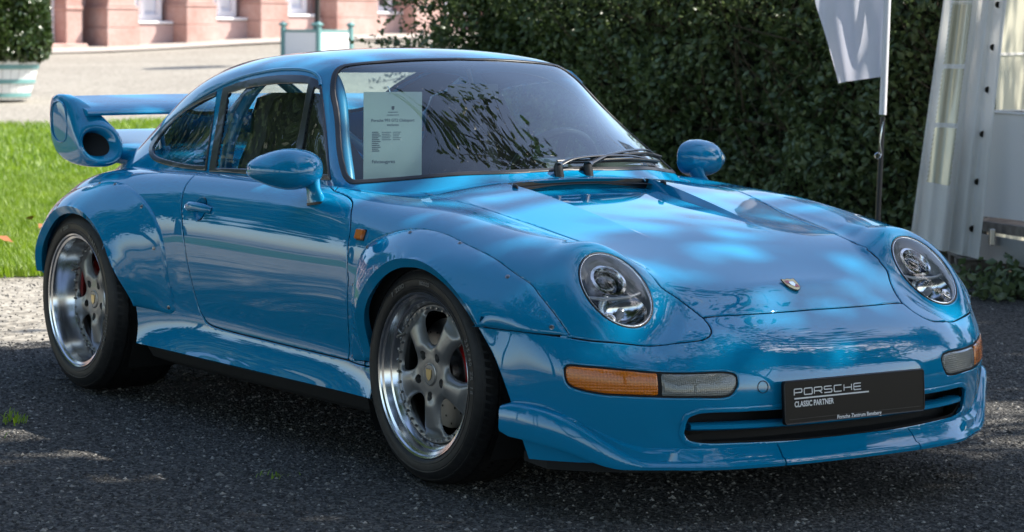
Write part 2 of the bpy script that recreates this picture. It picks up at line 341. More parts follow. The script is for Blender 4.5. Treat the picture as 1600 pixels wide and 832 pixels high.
# ------------------------------------------------------------------ mesh primitives
def lathe(prof,n=64,axis='y',closed=False):
    """profile (r,o): o is the outward offset along -y (axis y) or height (axis z)"""
    p=np.array(prof,float);t=np.linspace(0,2*np.pi,n,endpoint=False)
    if axis=='y': G=np.stack([np.outer(p[:,0],np.cos(t)),np.repeat(-p[:,1:2],n,1),np.outer(p[:,0],np.sin(t))],-1)
    else: G=np.stack([np.outer(p[:,0],np.cos(t)),np.outer(p[:,0],np.sin(t)),np.repeat(p[:,1:2],n,1)],-1)
    k=len(p);i=np.arange(k*n).reshape(k,n);F=[]
    a,b=i[:-1],np.roll(i[:-1],-1,1);c,d=np.roll(i[1:],-1,1),i[1:]
    F=np.concatenate([np.stack([a,b,c],-1).reshape(-1,3),np.stack([a,c,d],-1).reshape(-1,3)])
    return Msh(G.reshape(-1,3),F)
def tube(path,r,n=8,caps=True,ry=None):
    P=np.array(path,float);k=len(P);T=unit(np.gradient(P,axis=0));r=np.broadcast_to(np.asarray(r,float),(k,))
    up=np.array([0,0,1.]) if abs(T[0][2])<.9 else np.array([1.,0,0]);X=[]
    x=unit(np.cross(T[0],up))
    for t in T:
        x=unit(x-t*(x@t));X.append(x)
    X=np.array(X);Y=np.cross(T,X);a=np.linspace(0,2*np.pi,n,endpoint=False)
    rr=r if ry is None else np.broadcast_to(np.asarray(ry,float),(k,))
    V=(P[:,None]+X[:,None]*(np.cos(a)[None,:,None]*r[:,None,None])+Y[:,None]*(np.sin(a)[None,:,None]*rr[:,None,None])).reshape(-1,3)
    i=np.arange(k*n).reshape(k,n);a_,b,c,d=i[:-1],np.roll(i[:-1],-1,1),np.roll(i[1:],-1,1),i[1:]
    F=np.concatenate([np.stack([a_,b,c],-1).reshape(-1,3),np.stack([a_,c,d],-1).reshape(-1,3)])
    if caps:
        V=np.vstack([V,P[0],P[-1]]);c0=[(k*n,i[0][(j+1)%n],i[0][j]) for j in range(n)];c1=[(k*n+1,i[-1][j],i[-1][(j+1)%n]) for j in range(n)]
        F=np.vstack([F,c0,c1])
    return Msh(V,F)
def box(x0,x1,y0,y1,z0,z1):
    V=[(x,y,z) for x in(x0,x1) for y in(y0,y1) for z in(z0,z1)]
    F=[(0,1,3),(0,3,2),(4,6,7),(4,7,5),(0,4,5),(0,5,1),(2,3,7),(2,7,6),(0,2,6),(0,6,4),(1,5,7),(1,7,3)]
    return Msh(V,F)
def bevbox(x0,x1,y0,y1,z0,z1,b=.005):
    """box with chamfered edges"""
    V=[];F=[];c=[(x0,x1),(y0,y1),(z0,z1)]
    import itertools
    idx={}
    for sx,sy,sz in itertools.product((0,1),repeat=3):
        p=[c[0][sx],c[1][sy],c[2][sz]];g=[1 if s==0 else -1 for s in(sx,sy,sz)]
        for ax in range(3):
            q=list(p)
            for o in range(3):
                if o!=ax:q[o]+=g[o]*b
            idx[(sx,sy,sz,ax)]=len(V);V.append(q)
    me=[]
    for ax in range(3):
        o=[k for k in range(3) if k!=ax]
        for s in(0,1):
            q=[]
            for a,b2 in((0,0),(1,0),(1,1),(0,1)):
                t=[0,0,0];t[ax]=s;t[o[0]]=a;t[o[1]]=b2;q.append(idx[(*t,ax)])
            me.append(q)
    for ax in range(3):
        o=[k for k in range(3) if k!=ax]
        for a in(0,1):
            for b2 in(0,1):
                q=[]
                for s,x in((0,o[0]),(0,o[1]),(1,o[1]),(1,o[0])):
                    t=[0,0,0];t[ax]=s;t[o[0]]=a;t[o[1]]=b2;q.append(idx[(*t,x)])
                me.append(q)
    for sx,sy,sz in itertools.product((0,1),repeat=3): me.append([idx[(sx,sy,sz,a)] for a in range(3)])
    V=np.array(V);ctr=V.mean(0);out=[]
    for f in me:
        for k in range(1,len(f)-1):
            t=[f[0],f[k],f[k+1]];n=np.cross(V[t[1]]-V[t[0]],V[t[2]]-V[t[0]])
            if n@(V[t].mean(0)-ctr)<0:t=t[::-1]
            out.append(t)
    return Msh(V,out)
def loft(rings,caps=True,closed=True):
    """list of equal-length point rings"""
    Rg=np.array(rings,float);k,n=Rg.shape[:2];i=np.arange(k*n).reshape(k,n)
    j=np.roll(i,-1,1) if closed else None
    if closed: a,b,c,d=i[:-1],j[:-1],j[1:],i[1:]
    else: a,b,c,d=i[:-1,:-1],i[:-1,1:],i[1:,1:],i[1:,:-1]
    F=np.concatenate([np.stack([a,b,c],-1).reshape(-1,3),np.stack([a,c,d],-1).reshape(-1,3)]);V=Rg.reshape(-1,3)
    if caps and closed:
        V=np.vstack([V,Rg[0].mean(0),Rg[-1].mean(0)])
        F=np.vstack([F,[(k*n,i[0][(q+1)%n],i[0][q]) for q in range(n)],[(k*n+1,i[-1][q],i[-1][(q+1)%n]) for q in range(n)]])
    return Msh(V,F)
def prism(poly,d0,d1,plane='xz',b=0.):
    """extrude a 2D polygon (convex or star shaped) between d0 and d1; plane axes"""
    P=np.array(poly,float);c=P.mean(0)
    def ring(d,s=1.):
        Q=c+(P-c)*s
        if plane=='xz': return np.stack([Q[:,0],np.full(len(Q),d),Q[:,1]],1)
        if plane=='yz': return np.stack([np.full(len(Q),d),Q[:,0],Q[:,1]],1)
        return np.stack([Q[:,0],Q[:,1],np.full(len(Q),d)],1)
    if b:
        e=np.abs(P-c).max();s=1-b/e;sg=np.sign(d1-d0);return loft([ring(d0,s),ring(d0+sg*b),ring(d1-sg*b),ring(d1,s)])
    return loft([ring(d0),ring(d1)])
def xf(m,loc=(0,0,0),rot=None,scale=1.):
    V=m.V*np.array(scale)
    if rot is not None: V=V@np.array(rot).T
    return Msh(V+np.array(loc),m.F)
def rotz(a): c,s=math.cos(a),math.sin(a);return np.array([[c,-s,0],[s,c,0],[0,0,1]])
def roty(a): c,s=math.cos(a),math.sin(a);return np.array([[c,0,s],[0,1,0],[-s,0,c]])
def rotx(a): c,s=math.cos(a),math.sin(a);return np.array([[1,0,0],[0,c,-s],[0,s,c]])
def basis(x,y,z): return np.stack([x,y,z],1)
def fan(poly3):
    P=np.array(poly3,float);n=len(P);return Msh(np.vstack([P,P.mean(0)]),[(n,i,(i+1)%n) for i in range(n)])
def text_msh(s,size=1.,depth=0.,align='CENTER',bold=0.):
    cu=bpy.data.curves.new('t','FONT');cu.body=s;cu.size=size;cu.align_x=align;cu.extrude=depth;cu.offset=bold;cu.resolution_u=3
    o=bpy.data.objects.new('t',cu);col.objects.link(o);me=bpy.data.meshes.new_from_object(o)
    me.calc_loop_triangles();V=np.array([v.co[:] for v in me.vertices]);F=np.array([t.vertices[:] for t in me.loop_triangles])
    bpy.data.objects.remove(o);bpy.data.curves.remove(cu);bpy.data.meshes.remove(me)
    return Msh(V,F)
CV={
 'hood_side':[(-0.6314,-0.488,0.8071),(-0.3919,-0.5576,0.8094),(-0.2759,-0.5466,0.8005),(-0.1845,-0.5303,0.7882),(-0.1033,-0.5154,0.7737),(-0.0278,-0.4976,0.759),(0.0343,-0.4828,0.7476),(0.5706,-0.4306,0.6144),(0.6126,-0.4063,0.5864),(0.6591,-0.3858,0.5557),(0.6974,-0.3752,0.5338)],
 'hood_front':[(0.6974,-0.3752,0.5338),(0.7149,-0.2476,0.5363),(0.7234,-0.1146,0.5368)],
 'hood_rear':[(-0.6314,-0.488,0.8071),(-0.5393,-0.3861,0.8277),(-0.4208,-0.2787,0.8415),(-0.4008,-0.1674,0.8466)],
 'door_rear':[(-1.654,-0.7006,0.82),(-1.62,-0.7659,0.7996),(-1.608,-0.7951,0.7698),(-1.588,-0.8169,0.7224),(-1.56,-0.8295,0.6711),(-1.529,-0.8359,0.5845),(-1.512,-0.8302,0.5046),(-1.498,-0.821,0.4423),(-1.476,-0.8078,0.3681),(-1.438,-0.8034,0.3308)],
 'door_bot':[(-1.438,-0.8034,0.3308),(-1.412,-0.8032,0.3228),(-1.359,-0.803,0.317),(-0.9537,-0.8033,0.31),(-0.4922,-0.8087,0.3063)],
 'door_front':[(-0.4922,-0.8087,0.3063),(-0.47,-0.8209,0.4046),(-0.4375,-0.8388,0.5782),(-0.4417,-0.8387,0.556),(-0.4659,-0.8182,0.709),(-0.5178,-0.7799,0.7749)],
 'door_frtop':[(-0.5178,-0.7799,0.7749),(-0.5407,-0.7651,0.7871),(-0.5839,-0.7482,0.7982),(-0.6427,-0.7355,0.8063),(-0.7148,-0.7264,0.8123)],
 'fender_foot':[(-0.4922,-0.8087,0.3063),(-0.4237,-0.8135,0.3026),(-0.3539,-0.8197,0.3038)],
 'sill_seam':[(-0.4922,-0.8087,0.3063),(-0.4791,-0.8176,0.2668),(-0.4641,-0.8382,0.2171)],
 'fflare':[(-0.4545,-0.8102,0.3147),(-0.4595,-0.8112,0.3483),(-0.4234,-0.8325,0.4666),(-0.4065,-0.8397,0.5473),(-0.392,-0.8402,0.5604),(-0.3714,-0.8366,0.6328),(-0.3362,-0.8311,0.6725),(-0.2702,-0.823,0.7025),(-0.2022,-0.8115,0.724),(-0.1355,-0.7999,0.7347),(-0.0677,-0.7896,0.7373),(0.0228,-0.784,0.7293),(0.1443,-0.7895,0.7076),(0.2739,-0.7921,0.6829),(0.3806,-0.7916,0.6486),(0.4492,-0.7804,0.6202),(0.4783,-0.7789,0.599),(0.5445,-0.7672,0.5454),(0.5925,-0.754,0.4952)],
 'fflare_bot':[(0.5925,-0.754,0.4952),(0.5284,-0.8128,0.4979),(0.4341,-0.8551,0.5007),(0.3418,-0.8825,0.503)],
 'rflare':[(-2.251,-0.825,0.7468),(-2.176,-0.8161,0.762),(-2.092,-0.8152,0.7657),(-1.997,-0.8202,0.7596),(-1.893,-0.8306,0.7382),(-1.807,-0.8376,0.7094),(-1.737,-0.8422,0.6686),(-1.674,-0.8441,0.5963),(-1.652,-0.8385,0.4932),(-1.644,-0.827,0.423),(-1.635,-0.8159,0.3499)],
 'rflare_bot':[(-1.635,-0.8159,0.3499),(-1.662,-0.8184,0.3359),(-1.779,-0.834,0.3387),(-1.901,-0.8523,0.3422)],
 'bumpgap':[(0.3418,-0.8825,0.503),(0.4341,-0.8551,0.5007),(0.5284,-0.8128,0.4979),(0.5925,-0.7575,0.4907),(0.6395,-0.7048,0.4806),(0.6838,-0.6356,0.4739),(0.7228,-0.5549,0.473),(0.7595,-0.4722,0.4788),(0.7695,-0.4277,0.4842),(0.7646,-0.4027,0.4928),(0.7524,-0.3885,0.5026),(0.7321,-0.3793,0.5149),(0.6983,-0.3752,0.5333)],
 'hl':[(0.5072,-0.663,0.6618),(0.479,-0.631,0.6888),(0.4643,-0.5871,0.7031),(0.3668,-0.4664,0.6922),(0.4164,-0.4541,0.6798),(0.4885,-0.4592,0.6565),(0.5468,-0.4642,0.6286),(0.6002,-0.4803,0.5916),(0.6327,-0.5,0.561),(0.6556,-0.5291,0.5342),(0.6637,-0.5614,0.5179),(0.6609,-0.5924,0.5137),(0.6466,-0.6244,0.5199),(0.6189,-0.6512,0.5453),(0.5831,-0.6724,0.5811),(0.5436,-0.6771,0.6235)],
 'ind':[(0.6094,-0.7829,0.4058),(0.6125,-0.7781,0.4165),(0.6523,-0.7422,0.4169),(0.7231,-0.6642,0.4109),(0.7732,-0.5927,0.4042),(0.8179,-0.5021,0.4014),(0.8511,-0.4024,0.3994),(0.8581,-0.3846,0.3907),(0.8633,-0.3838,0.3694),(0.8636,-0.392,0.3524),(0.8605,-0.4087,0.3373),(0.8288,-0.5096,0.3368),(0.7835,-0.5921,0.338),(0.7303,-0.6685,0.3411),(0.6921,-0.7125,0.3432),(0.6407,-0.7617,0.3551),(0.6218,-0.7769,0.3657),(0.6138,-0.7822,0.3828)],
 'ind_div':[(0.7756,-0.5829,0.4085),(0.7835,-0.592,0.3309)],
 'grille':[(0.8115,-0.5213,0.2615),(0.8181,-0.5166,0.2822),(0.8327,-0.4869,0.2927),(0.8644,-0.38,0.2928),(0.8845,-0.2548,0.2921)],
 'grille_bot':[(0.8664,-0.237,0.1981),(0.8496,-0.3659,0.203),(0.8193,-0.4814,0.2082),(0.8095,-0.5119,0.2182),(0.8067,-0.5232,0.2363),(0.8115,-0.5213,0.2615)],
 'grille_far':[(0.8712,0.2067,0.2056),(0.857,0.3373,0.2115),(0.8473,0.4017,0.2256),(0.8473,0.4208,0.2505),(0.855,0.4123,0.2815),(0.866,0.3733,0.2945),(0.8815,0.2812,0.2947)],
 'frame_o':[(0.8856,-0.2561,0.3062),(0.8656,-0.3814,0.3085),(0.8342,-0.4884,0.3056),(0.8169,-0.5226,0.2897),(0.8037,-0.5357,0.2589),(0.8,-0.5357,0.231),(0.7981,-0.5231,0.1939)],
 'scoop':[(-0.4226,-0.2738,0.842),(-0.3156,-0.2771,0.8298),(-0.2069,-0.2706,0.8126),(-0.1036,-0.2429,0.7948),(0.0249,-0.2356,0.7697),(0.1505,-0.2349,0.743),(0.2638,-0.2335,0.7162)],
 'slot':[(-0.4226,-0.2738,0.842),(-0.4077,-0.1811,0.8467),(-0.4063,-0.0514,0.8508)],
 'marker':[(-0.4058,-0.8227,0.6995),(-0.3732,-0.8223,0.7019)],
 'handle':[(-1.547,-0.8163,0.7194),(-1.49,-0.8046,0.7464),(-1.378,-0.8125,0.7192),(-1.452,-0.8245,0.6782)],
 'ws':[(-1.131,0.0239,1.221),(-1.128,-0.0555,1.22),(-1.135,-0.2487,1.214),(-1.151,-0.3933,1.203),(-1.157,-0.4376,1.196),(-1.153,-0.4587,1.188),(-1.142,-0.4794,1.173),(-1.121,-0.5,1.149),(-1.077,-0.5275,1.102),(-1.018,-0.5489,1.047),(-0.8954,-0.6098,0.9333),(-0.8188,-0.6411,0.8745),(-0.7777,-0.6517,0.8456),(-0.7385,-0.6478,0.8304),(-0.6963,-0.6098,0.8349),(-0.6029,-0.485,0.8491),(-0.4987,-0.2743,0.864),(-0.4709,-0.1031,0.869),(-0.4698,-0.0188,0.8718)],
 'q_out':[(-1.806,-0.565,1.093),(-1.887,-0.5672,1.072),(-2.009,-0.569,1.037),(-2.133,-0.5705,0.9922),(-2.224,-0.5841,0.9332),(-2.241,-0.607,0.8885),(-2.209,-0.6278,0.8638),(-2.142,-0.6479,0.8439),(-2.029,-0.6626,0.8311),(-1.817,-0.668,0.8241),(-1.687,-0.6675,0.8252),(-1.746,-0.6163,0.961),(-1.806,-0.565,1.093)],
 'q_glass':[(-1.796,-0.5715,1.079),(-1.877,-0.5728,1.061),(-1.996,-0.5758,1.026),(-2.098,-0.5819,0.9819),(-2.174,-0.5957,0.9294),(-2.194,-0.6175,0.8849),(-2.16,-0.6342,0.8644),(-2.096,-0.6482,0.8519),(-1.958,-0.66,0.8432),(-1.827,-0.6632,0.8383),(-1.706,-0.6627,0.8398),(-1.752,-0.6163,0.9608)],
 'd_top':[(-1.661,-0.6674,0.8254),(-1.709,-0.6163,0.9624),(-1.754,-0.5639,1.104),(-1.636,-0.5605,1.127),(-1.482,-0.5564,1.147),(-1.337,-0.5495,1.157),(-1.207,-0.5368,1.154),(-1.154,-0.533,1.14),(-1.13,-0.5357,1.125)],
 'd_front':[(-1.13,-0.5357,1.125),(-1.068,-0.5615,1.055),(-0.9688,-0.6068,0.9542),(-0.8485,-0.6618,0.8405)],
 'd_bot':[(-0.8485,-0.6618,0.8405),(-1.145,-0.6571,0.8348),(-1.375,-0.6645,0.8319),(-1.661,-0.6674,0.8254)],
 'd_glass':[(-1.702,-0.5723,1.089),(-1.597,-0.5687,1.108),(-1.464,-0.5661,1.122),(-1.318,-0.56,1.132),(-1.19,-0.5462,1.134)],
 'd_glass_f':[(-1.19,-0.5462,1.134),(-1.148,-0.6159,0.9334),(-1.121,-0.6514,0.8477)],
 'd_glass_b':[(-1.121,-0.6514,0.8477),(-1.384,-0.66,0.845),(-1.62,-0.6639,0.8358)],
 'v_glass':[(-1.155,-0.5433,1.126),(-1.125,-0.5391,1.118),(-1.071,-0.5625,1.055),(-0.9734,-0.6071,0.954),(-0.8664,-0.6573,0.8508),(-1.074,-0.6519,0.8448),(-1.107,-0.6165,0.9273),(-1.133,-0.5851,1.011)],
 'gutter':[(-2.256,-0.5942,0.9042),(-2.185,-0.5774,0.9599),(-2.011,-0.5679,1.039),(-1.806,-0.5587,1.107),(-1.653,-0.5513,1.145),(-1.503,-0.5447,1.167),(-1.365,-0.5336,1.179),(-1.253,-0.5228,1.178),(-1.192,-0.5207,1.168),(-1.157,-0.5235,1.151),(-1.134,-0.5329,1.13)],
 'gut_low':[(-1.134,-0.5329,1.13),(-1.099,-0.5482,1.091),(-1.044,-0.5719,1.03),(-0.958,-0.6118,0.9443),(-0.8485,-0.6618,0.8405)],
 'fbolts':[(-0.1178,-0.8057,0.7267),(0.1084,-0.7896,0.7128),(0.3731,-0.8009,0.6407),(-0.3174,-0.8317,0.6717),(0.5564,-0.7767,0.5176),(-0.4053,-0.8397,0.5485),(-0.4589,-0.8095,0.3255)],
 'rbolts':[(-2.078,-0.8235,0.7574),(-1.824,-0.8442,0.6939),(-1.707,-0.8477,0.5646),(-2.218,-0.8173,0.7579),(-1.668,-0.8199,0.3532)],
 'wippiv':[(-0.4862,-0.0527,0.8811),(-0.4921,0.0685,0.8841)],
 'wipb1':[(-0.494,-0.032,0.8864),(-0.5023,0.1327,0.8862),(-0.566,0.365,0.8798),(-0.6396,0.4894,0.8689)],
 'wipb2':[(-0.5102,0.1125,0.8926),(-0.5839,0.3381,0.8987),(-0.6567,0.4611,0.8947),(-0.7226,0.5617,0.8785)],
 'paper':[(-1.013,-0.4312,1.121),(-0.9547,-0.2412,1.134),(-0.6024,-0.4611,0.8607),(-0.7115,-0.6028,0.8483)],
 'cap':[(0.8784,-0.3067,0.3562)],
 'nozz':[(-0.3387,-0.2961,0.8316),(-0.3161,0.2684,0.8304)],
 'crest':[(0.6328,0.0023,0.5962)],
}
# ------------------------------------------------------------------ the car: surfaces
GB=smooth(grid(BODY,480,360),36);GG=smooth(grid(GREEN,400,320),10);GB,GG=fair_all(GB,GG)
# body conforms to the headlight plane around each lamp
HC=np.array([.5685,.581,.6075]);HA=unit(np.array([.0938,.0029,-.095]));HN=unit(np.array([.71,.054,.7025]));HB=np.cross(HN,HA);HRA,HRB=.1336,.105
def hl_local(V,s):
    d=V*[1,s,1]-HC;return d@HA,d@HB,d@HN
def hl_field(V,s):
    a,b,n=hl_local(V,s);q=np.sqrt((a/HRA)**2+(b/HRB)**2);f=(q-1)*.118
    return np.where(np.abs(n)<.10,f,1.)
def sstep(x): x=np.clip(x,0,1);return x*x*(3-2*x)
_P=GB.reshape(-1,3)
for s in(-1,1):
    a,b,n=hl_local(_P,s);q=np.sqrt((a/HRA)**2+(b/HRB)**2)
    k=(1-sstep((q-1.0)/.85))*(np.abs(n)<.1)*(_P[:,1]*s>.2)
    _P-=(HN*[1,s,1])*((n-(.004-.010*np.clip(q-1,0,1)))*k)[:,None]
GB=_P.reshape(GB.shape)
SB=Surf(GB);SG=Surf(GG);MB=grid_msh(GB);MG=grid_msh(GG)
def mid(P,y=0.): # close a half curve on the centre plane
    P=[tuple(q) for q in P];a=P[-1];return P+[(a[0]+(a[0]-P[-2][0])*.15,0,a[2]+.0005)]
def both(P): # near-side (y<0) half curve ending at centre -> full curve
    P=np.array(P,float);return np.vstack([P,(P*[1,-1,1])[::-1][1:]])
# --- hole fields
def circ(cx,cz,R,a0,a1,n=24): return [(cx+R*np.cos(t),cz+R*np.sin(t)) for t in np.radians(np.linspace(a0,a1,n))]
ARF=catmull(circ(0,.322,.316,195,100,16)+[(.03,.639),(.085,.633),(.14,.618),(.197,.594),(.25,.564),(.305,.525),(.355,.48),(.415,.41),(.462,.32),(.495,.20),(.50,.05),(-.30,.05)],3,True)
ARR=catmull([(-2.60,.05),(-2.59,.30),(-2.56,.42),(-2.505,.52),(-2.435,.587),(-2.366,.627),(-2.275,.646),(-2.175,.642),(-2.088,.615),(-2.003,.562),(-1.935,.475),(-1.885,.36),(-1.86,.21),(-1.86,.05)],4,True)
def arch_field(V):
    f=np.full(len(V),1.)
    k=np.abs(V[:,1])>.5
    for A in(ARF,ARR): f[k]=np.minimum(f[k],sd2(A,V[k][:,[0,2]]))
    return f
c=CV
hoodL=SB.loop([both(mid(c['hood_front'])),(np.array(c['hood_side'])*[1,-1,1])[::-1],both(mid(c['hood_rear']))[::-1],c['hood_side']])
def doorL(mir): return SB.loop([c['door_rear'],c['door_bot'],c['door_front'],c['door_frtop'],[c['door_frtop'][-1],(-.9,-.66,.828),(-1.3,-.655,.832),(-1.6,-.66,.83),c['door_rear'][0]]],mirror=mir)
def fflareL(mir): return SB.loop([c['fflare'],c['fflare_bot'],[c['fflare_bot'][-1],(.2,-.86,.42),(0,-.86,.36)],[(0,-.86,.36),(-.2,-.85,.33),c['fflare'][0]]],mirror=mir)
def rflareL(mir): return SB.loop([c['rflare'],c['rflare_bot'],[c['rflare_bot'][-1],(-2.1,-.88,.34),(-2.4,-.88,.36),(-2.64,-.845,.42)],[(-2.64,-.845,.42),(-2.665,-.82,.52),(-2.63,-.805,.62),(-2.53,-.80,.69),(-2.38,-.815,.728),c['rflare'][0]]],mirror=mir)
def indL(mir): return SB.loop([list(c['ind'])+[c['ind'][0]]],n=4,mirror=mir)
gr=np.array(c['grille']);gb=np.array(c['grille_bot'])
_gt=both(list(map(tuple,gr[1:]))+[(.898,0,.292)]);_gbm=both(list(map(tuple,gb[::-1][1:]))+[(.872,0,.196)])
grilleL=SB.loop([_gt,[_gt[-1],tuple(gr[0]*[1,-1,1]),_gbm[-1]],_gbm[::-1],[_gbm[0],tuple(gr[0]),_gt[0]]],n=4)
# bumper: everything ahead of the gap line
bg=np.array(c['bumpgap']);hf=np.array(mid(c['hood_front']))
_b=SB.loop([bg,hf,(hf*[1,-1,1])[::-1],(bg*[1,-1,1])[::-1]])[0]
_b=np.vstack([_b,SB.uv((bg*[1,-1,1])[:1])])
bumpUV=np.vstack([_b,[(_b[-1,0],999),(-9,999),(-9,-9),(_b[0,0],-9)]])
def bump_field(m):
    P=SB.at(_b);d=np.full(len(m.V),1.);k=m.V[:,0]>.1;d[k]=dseg(m.V[k],P,False)
    return np.where(pip(bumpUV,m.A[:,:2]),-d,d)
# fender: ahead of the door line, above the foot seam
def fenderL(mir):
    ft=np.array(c['door_frtop'])
    return SB.loop([c['door_front'],c['door_frtop'],[tuple(ft[-1]),(-.78,-.66,.825),(-.70,-.64,.825),(-.60,-.60,.818),c['hood_side'][0]],c['hood_side'],c['bumpgap'][::-1],[c['bumpgap'][0],(.2,-.86,.40),(-.1,-.85,.33),c['fender_foot'][-1]],c['fender_foot'][::-1]],mirror=mir)
CAB=np.array([(-.60,-.55),(-.80,-.622),(-1.2,-.64),(-1.9,-.64),(-2.2,-.60),(-2.35,-.40),(-2.35,.40),(-2.2,.60),(-1.9,.64),(-1.2,.64),(-.80,.622),(-.60,.55)])
m=MB
f_cab=np.where(m.V[:,2]>.7,sd2(CAB,m.V[:,:2]),1.)
f_arch=arch_field(m.V);f_hl=np.minimum(hl_field(m.V,-1),hl_field(m.V,1))
f_ind={s:SB.field(m,indL(s>0)) for s in(-1,1)};f_gr=SB.field(m,grilleL)
holes=np.minimum.reduce([f_cab,f_arch,f_hl,f_ind[-1],f_ind[1],f_gr])
f_hood=SB.field(m,hoodL);f_bump=bump_field(m)
f_door={s:SB.field(m,doorL(s>0)) for s in(-1,1)};f_fl={s:SB.field(m,fflareL(s>0)) for s in(-1,1)};f_rl={s:SB.field(m,rflareL(s>0)) for s in(-1,1)};f_fen={s:SB.field(m,fenderL(s>0)) for s in(-1,1)}
mx=lambda *a:np.maximum.reduce(a)
P={} # finished panels
P['front_bumper']=panel(m,mx(f_bump,-holes))
used=[f_bump,f_hood]
hood0=clip(m,mx(f_hood,-f_bump)+.03 if False else mx(f_hood,-f_bump)-.0)
# hood with its sunken air intake
sc=np.array([(-.43,-.284,0),(-.2,-.264,0),(.1,-.242,0),(.4,-.224,0)])
def hood_sink(V):
    yb=np.interp(V[:,0],sc[:,0],-sc[:,1]);x=V[:,0]
    dep=.030*sstep((.30-x)/.62);w=np.clip((yb-np.abs(V[:,1]))/.011,0,1)
    return dep*w*(x>-.409),yb-np.abs(V[:,1])
hm=Msh(m.V,m.F,m.N,np.column_stack([m.A,f_hood]));hm=take(hm,(f_hood[hm.F]<.03).all(1))
X0=-.409
sk=lambda V:np.where(V[:,0]<.34,hood_sink(V)[1],-1.)
hm,_=split(hm,sk(hm.V));hm,_=split(hm,np.where(sk(hm.V)>-.5,sk(hm.V)-.011,-1.))
hm,_=split(hm,np.where(sk(hm.V)>-.03,hm.V[:,0]-X0,1.))
cen=hm.V[hm.F].mean(1);sf=sk(cen);isin=(sf>0)&(cen[:,0]>X0)
flo=isin&(sf>.011)
base=take(hm,~isin);wall=take(hm,isin&~flo);floor=take(hm,flo)
def sunk(q):
    d=hood_sink(np.where(np.abs(q.V[:,:1]-X0)<1e-4,q.V+[2e-4,0,0],q.V))[0];q.V=q.V-np.array([0,0,1.])*d[:,None];q.N=vnormals(q.V,q.F);return q
wall=sunk(wall);floor=sunk(floor)
P['hood']=merge(panel(base,base.A[:,2]),wall,floor)
for s in(-1,1):
    n='R' if s<0 else 'L'
    P['door'+n]=panel(m,mx(f_door[s],.0392-np.linalg.norm(m.V-np.array([-1.452,.822*s,.713]),axis=1)))
    fl=mx(f_fl[s],-f_arch,-f_bump) if False else mx(f_fl[s],-f_arch)
    P['fender'+n]=panel(m,mx(f_fen[s],-f_fl[s],-f_bump,-f_hood,-f_door[s],-holes),gap=.0018)
    # bolted flare: lifted off the body, swept out to the lip
    for key,ff,AR,wt in(('fflare',f_fl[s],ARF,.902),('rflare',f_rl[s],ARR,.930)):
        g,fe=clip(m,mx(ff,-f_arch)-.0,ff)
        da=np.maximum(sd2(AR,g.V[:,[0,2]]),0);LIP=.026
        g2=Msh(g.V,g.F,g.N,np.column_stack([g.A,fe]));g2,_=split(g2,da-LIP);fe=g2.A[:,-1]
        da=np.maximum(sd2(AR,g2.V[:,[0,2]]),0);de=np.maximum(-fe,0)
        w=np.abs(g2.V[:,1]);t=np.clip(de/(de+np.maximum(da-LIP,0)+1e-6),0,1)
        zt=sstep((g2.V[:,2]-.33)/.20)
        tgt=np.maximum(w+.022+(wt-w-.022)*zt,w+.004)
        w2=w+.0055+(tgt-w-.0055)*t**1.6
        E=np.unique(np.sort(np.concatenate([g2.F[:,[0,1]],g2.F[:,[1,2]],g2.F[:,[2,0]]]),1),axis=0)
        deg=np.bincount(E.ravel(),minlength=len(w2)).astype(float)
        free=((de>.004)&(da>LIP+1e-4)).astype(float)
        for _ in range(250):
            av=(np.bincount(E[:,0],w2[E[:,1]],len(w2))+np.bincount(E[:,1],w2[E[:,0]],len(w2)))/np.maximum(deg,1)
            w2=w2+free*(av-w2)
        w2=w2+.012*np.sin(np.pi*t)*zt*(da>LIP)
        w2=np.where(de<.004,w+.0055*np.sqrt(np.clip(1-(1-de/.004)**2,0,1)),w2)
        w2=w2-np.where(da<LIP,(LIP-da)*.55,0)
        g2.V[:,1]=s*w2
        lipT=da[g2.F].mean(1)<LIP
        fa=take(g2,~lipT);fb=take(g2,lipT);fa.N=vnormals(fa.V,fa.F);fb.N=vnormals(fb.V,fb.F)
        P[key+n]=merge(fa,add_skirt(fb,.03));SK=add_skirt(g2,.02)
hnd=np.minimum(*[np.linalg.norm(m.V-np.array([-1.452,.822*s,.713]),axis=1)-.034 for s in(-1,1)])
rest=mx(-f_hood,-f_bump,-holes,*[-f_door[s] for s in(-1,1)],*[-np.minimum(f_fen[s],f_fl[s]) for s in(-1,1)])
P['body']=panel(m,rest,gap=.0018)
# --- greenhouse
def half(P): P=np.array(P,float);P[0,1]=0;P[-1,1]=0;return P
w_=half(c['ws']);wsL=SG.loop([np.vstack([w_,(w_*[1,-1,1])[::-1][1:]])],n=5)
def g1(segs,mir): return SG.loop(segs,mirror=mir)
g=MG
f_ws=SG.field(g,wsL)
f_q={s:SG.field(g,g1([c['q_out'][:11],c['q_out'][10:]],s>0)) for s in(-1,1)};f_qg={s:SG.field(g,g1([c['q_glass'][:11],c['q_glass'][10:]+[c['q_glass'][0]]],s>0)) for s in(-1,1)}
f_d={s:SG.field(g,g1([c['d_top'][:3],c['d_top'][2:],c['d_front'],c['d_bot']],s>0)) for s in(-1,1)}
f_dg={s:SG.field(g,g1([c['d_glass'],c['d_glass_f'],c['d_glass_b'],[c['d_glass_b'][-1],(-1.663,-.617,.965),c['d_glass'][0]]],s>0)) for s in(-1,1)}
v=c['v_glass'];f_vg={s:SG.field(g,g1([v[:2],v[1:5],v[4:6],v[5:]+[v[0]]],s>0)) for s in(-1,1)}
rwP=[(-1.80,0,1.22),(-1.80,-.30,1.21),(-1.84,-.39,1.19),(-1.95,-.425,1.16),(-2.20,-.42,1.09),(-2.36,-.40,1.02),(-2.41,-.34,1.0),(-2.42,0,1.0)]
